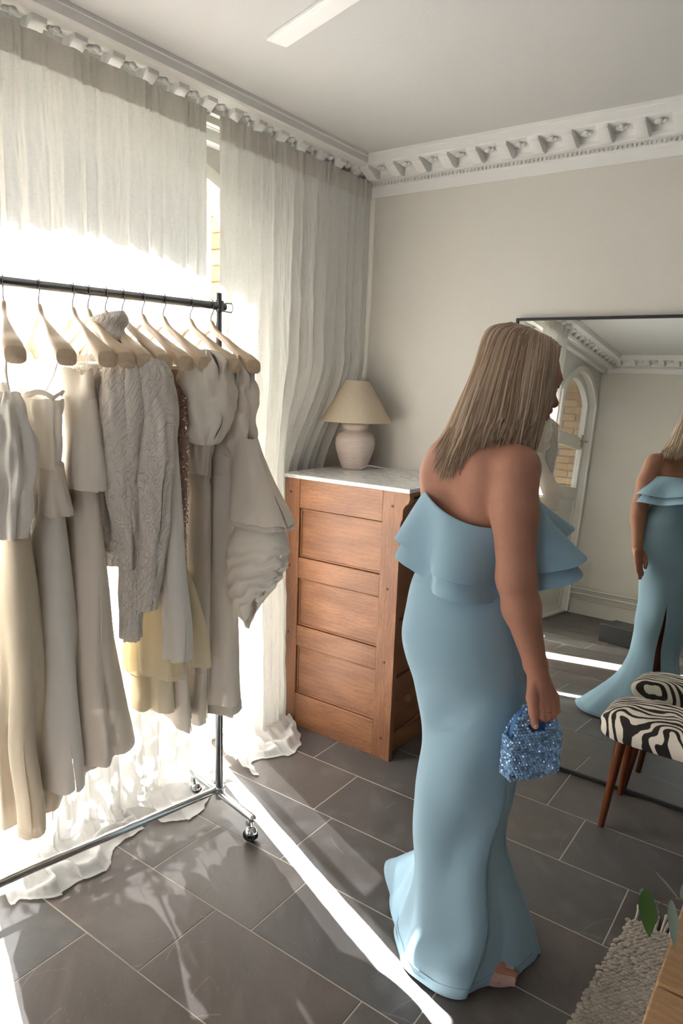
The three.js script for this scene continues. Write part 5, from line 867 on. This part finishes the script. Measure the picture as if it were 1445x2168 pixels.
{
  const t = thing('woven_rug', 'chunky cream cotton rug with fringe under the plank table', 'rug', [0, 0, 0]);
  const yarn = std({ name: 'cotton_yarn', color: '#d6cabb', roughness: 0.95, bumpMap: rep(clothGrain, 2, 2), bumpScale: 0.001 });
  // rug axes: left edge from (-0.327, -1.965) to (-0.355, -1.545)
  const x0 = -0.33, x1 = 0.52, z0 = -1.965, z1 = -0.6;
  const shear = (z) => -(z - z0) * 0.066;
  part('backing', sheet(4, 20, (u, v) => { const z = lerp(z0, z1, v); return [lerp(x0 + 0.006, x1, u) + shear(z), 0.009, z]; }, { thick: 0.014 }), yarn, t);
  const R = rng(66), pos = [], st = 0.0104;
  for (let j = 0; j * st < z1 - z0; j++) for (let i = 0; i < 46; i++) { const z = z0 + j * st, x = x0 + shear(z) + i * st * 1.25 + (j % 2) * st * 0.6 + (R() - 0.5) * 0.004 + (i === 0 ? (R() - 0.6) * 0.009 : 0); if (x > 0.12) break; pos.push([x, 0.0135 + R() * 0.004, z + (R() - 0.5) * 0.003]); }
  const nub = new THREE.SphereGeometry(1, 9, 7), im = new THREE.InstancedMesh(nub, yarn, pos.length), M = new THREE.Matrix4(), q = new THREE.Quaternion(), E = new THREE.Euler(), C = new THREE.Color();
  pos.forEach((p, k) => { E.set((R() - 0.5) * 0.5, 0.4 + (R() - 0.5) * 1.1, (R() - 0.5) * 0.5); const s = 0.9 + R() * 0.35; M.compose(V(...p), q.setFromEuler(E), V(0.0096 * s, 0.0066 * s, 0.0058 * s)); im.setMatrixAt(k, M); const m = 0.88 + R() * 0.2; im.setColorAt(k, C.setRGB(m, m * 0.985, m * 0.96)); });
  im.name = 'woven_loops'; im.userData.kind = 'stuff'; shade(im); t.add(im);
  for (let k = 0; k < 34; k++) { const x = x0 + 0.012 + k * 0.0125 + (k % 3) * 0.003, b = (R() - 0.5) * 0.03, l = 0.075 + R() * 0.03; part('fringe_strand', tube([[x, 0.01, z0 + 0.005], [x + b * 0.3, 0.012 + R() * 0.004, z0 - l * 0.5], [x + b, 0.008, z0 - l]], (s) => 0.0042 + (s > 0.9 ? 0.0016 : 0), { seg: 14, sides: 7 }), yarn, t); }
}
{
  const t = thing('eucalyptus_vase', 'glass vase with eucalyptus sprigs whose leaves reach over the rug', 'vase', [0.0, 0.45, -1.27]);
  part('vase_body', lathe([[0.0001, 0], [0.034, 0], [0.038, 0.006], [0.04, 0.09], [0.03, 0.13], [0.024, 0.15], [0.028, 0.165]], 40), phys({ name: 'pale_glass', color: '#dfe8e2', roughness: 0.05, transmission: 0.9, thickness: 0, side: THREE.DoubleSide }), t);
  const stemM = std({ name: 'eucalyptus_stem', color: '#7a6a4c', roughness: 0.7 });
  const leafM = (n, c, r = 0.6) => phys({ name: n, color: c, roughness: r, transmission: 0.2, thickness: 0, specularIntensity: 0.4, side: THREE.DoubleSide });
  const green = leafM('eucalyptus_leaf_green', '#4a6a34'), grey = leafM('eucalyptus_leaf_grey', '#9aa89a');
  const stem = (pts) => part('stem', tube(pts, (s) => 0.0022 - 0.0012 * s, { seg: 30, sides: 6 }), stemM, t);
  const leaf = (at, dir, len, wid, nrm, mat) => {
    const D = V(...dir).normalize(), N = V(...nrm), Sd = D.clone().cross(N).normalize(), Nn = Sd.clone().cross(D).normalize(), A = V(...at);
    part('leaf', sheet(10, 16, (u, v) => { const w = wid * Math.pow(Math.sin(Math.PI * clamp(v * 0.97 + 0.015, 0, 1)), 0.75) * (1 - 0.2 * v), s = (u - 0.5) * 2, p = A.clone().addScaledVector(D, v * len).addScaledVector(Sd, s * w).addScaledVector(Nn, 0.12 * w * s * s - 0.08 * len * v * v); return p.toArray(); }, { thick: 0.0005 }), mat, t);
  };
  stem([[0, 0.05, 0], [-0.02, 0.15, -0.03], [-0.08, 0.13, -0.075], [-0.15, 0.102, -0.102], [-0.163, 0.1, -0.094], [-0.184, 0.104, -0.048]]);
  stem([[0, 0.05, 0], [0.01, 0.17, 0.01], [0.0, 0.22, -0.03], [-0.03, 0.225, -0.1]]);
  const LEAVES = [
    [[-0.208, 0.104, -0.088], [0.031, -0.004, 0.106], 0.112, 0.0175, [0.05, 1, 0.2], 1],
    [[-0.216, 0.094, -0.1], [0.034, 0.0, 0.06], 0.085, 0.0175, [0.3, 1, 0.1], 0],
    [[-0.163, 0.1, -0.094], [0.026, -0.02, 0.085], 0.095, 0.0105, [0.2, 1, 0.4], 0],
    [[-0.149, 0.1, -0.1], [-0.052, 0.012, -0.05], 0.075, 0.0065, [0.5, 0.8, -0.2], 0],
    [[-0.148, 0.104, -0.104], [0.02, 0.03, -0.05], 0.06, 0.013, [0.1, 1, 0.3], 0],
    [[-0.03, 0.225, -0.1], [-0.02, 0.02, -0.08], 0.07, 0.016, [0, 1, 0.3], 1],
    [[-0.01, 0.2, -0.05], [0.06, 0.03, -0.03], 0.07, 0.016, [0, 1, 0.3], 0],
    [[0.0, 0.21, -0.02], [-0.06, 0.05, 0.05], 0.06, 0.015, [0, 1, 0.3], 1],
  ];
  LEAVES.forEach(([a, d, l, w, n, m]) => leaf(a, d, l, w, n, m ? green : grey));
}
renderer.render(scene, camera);
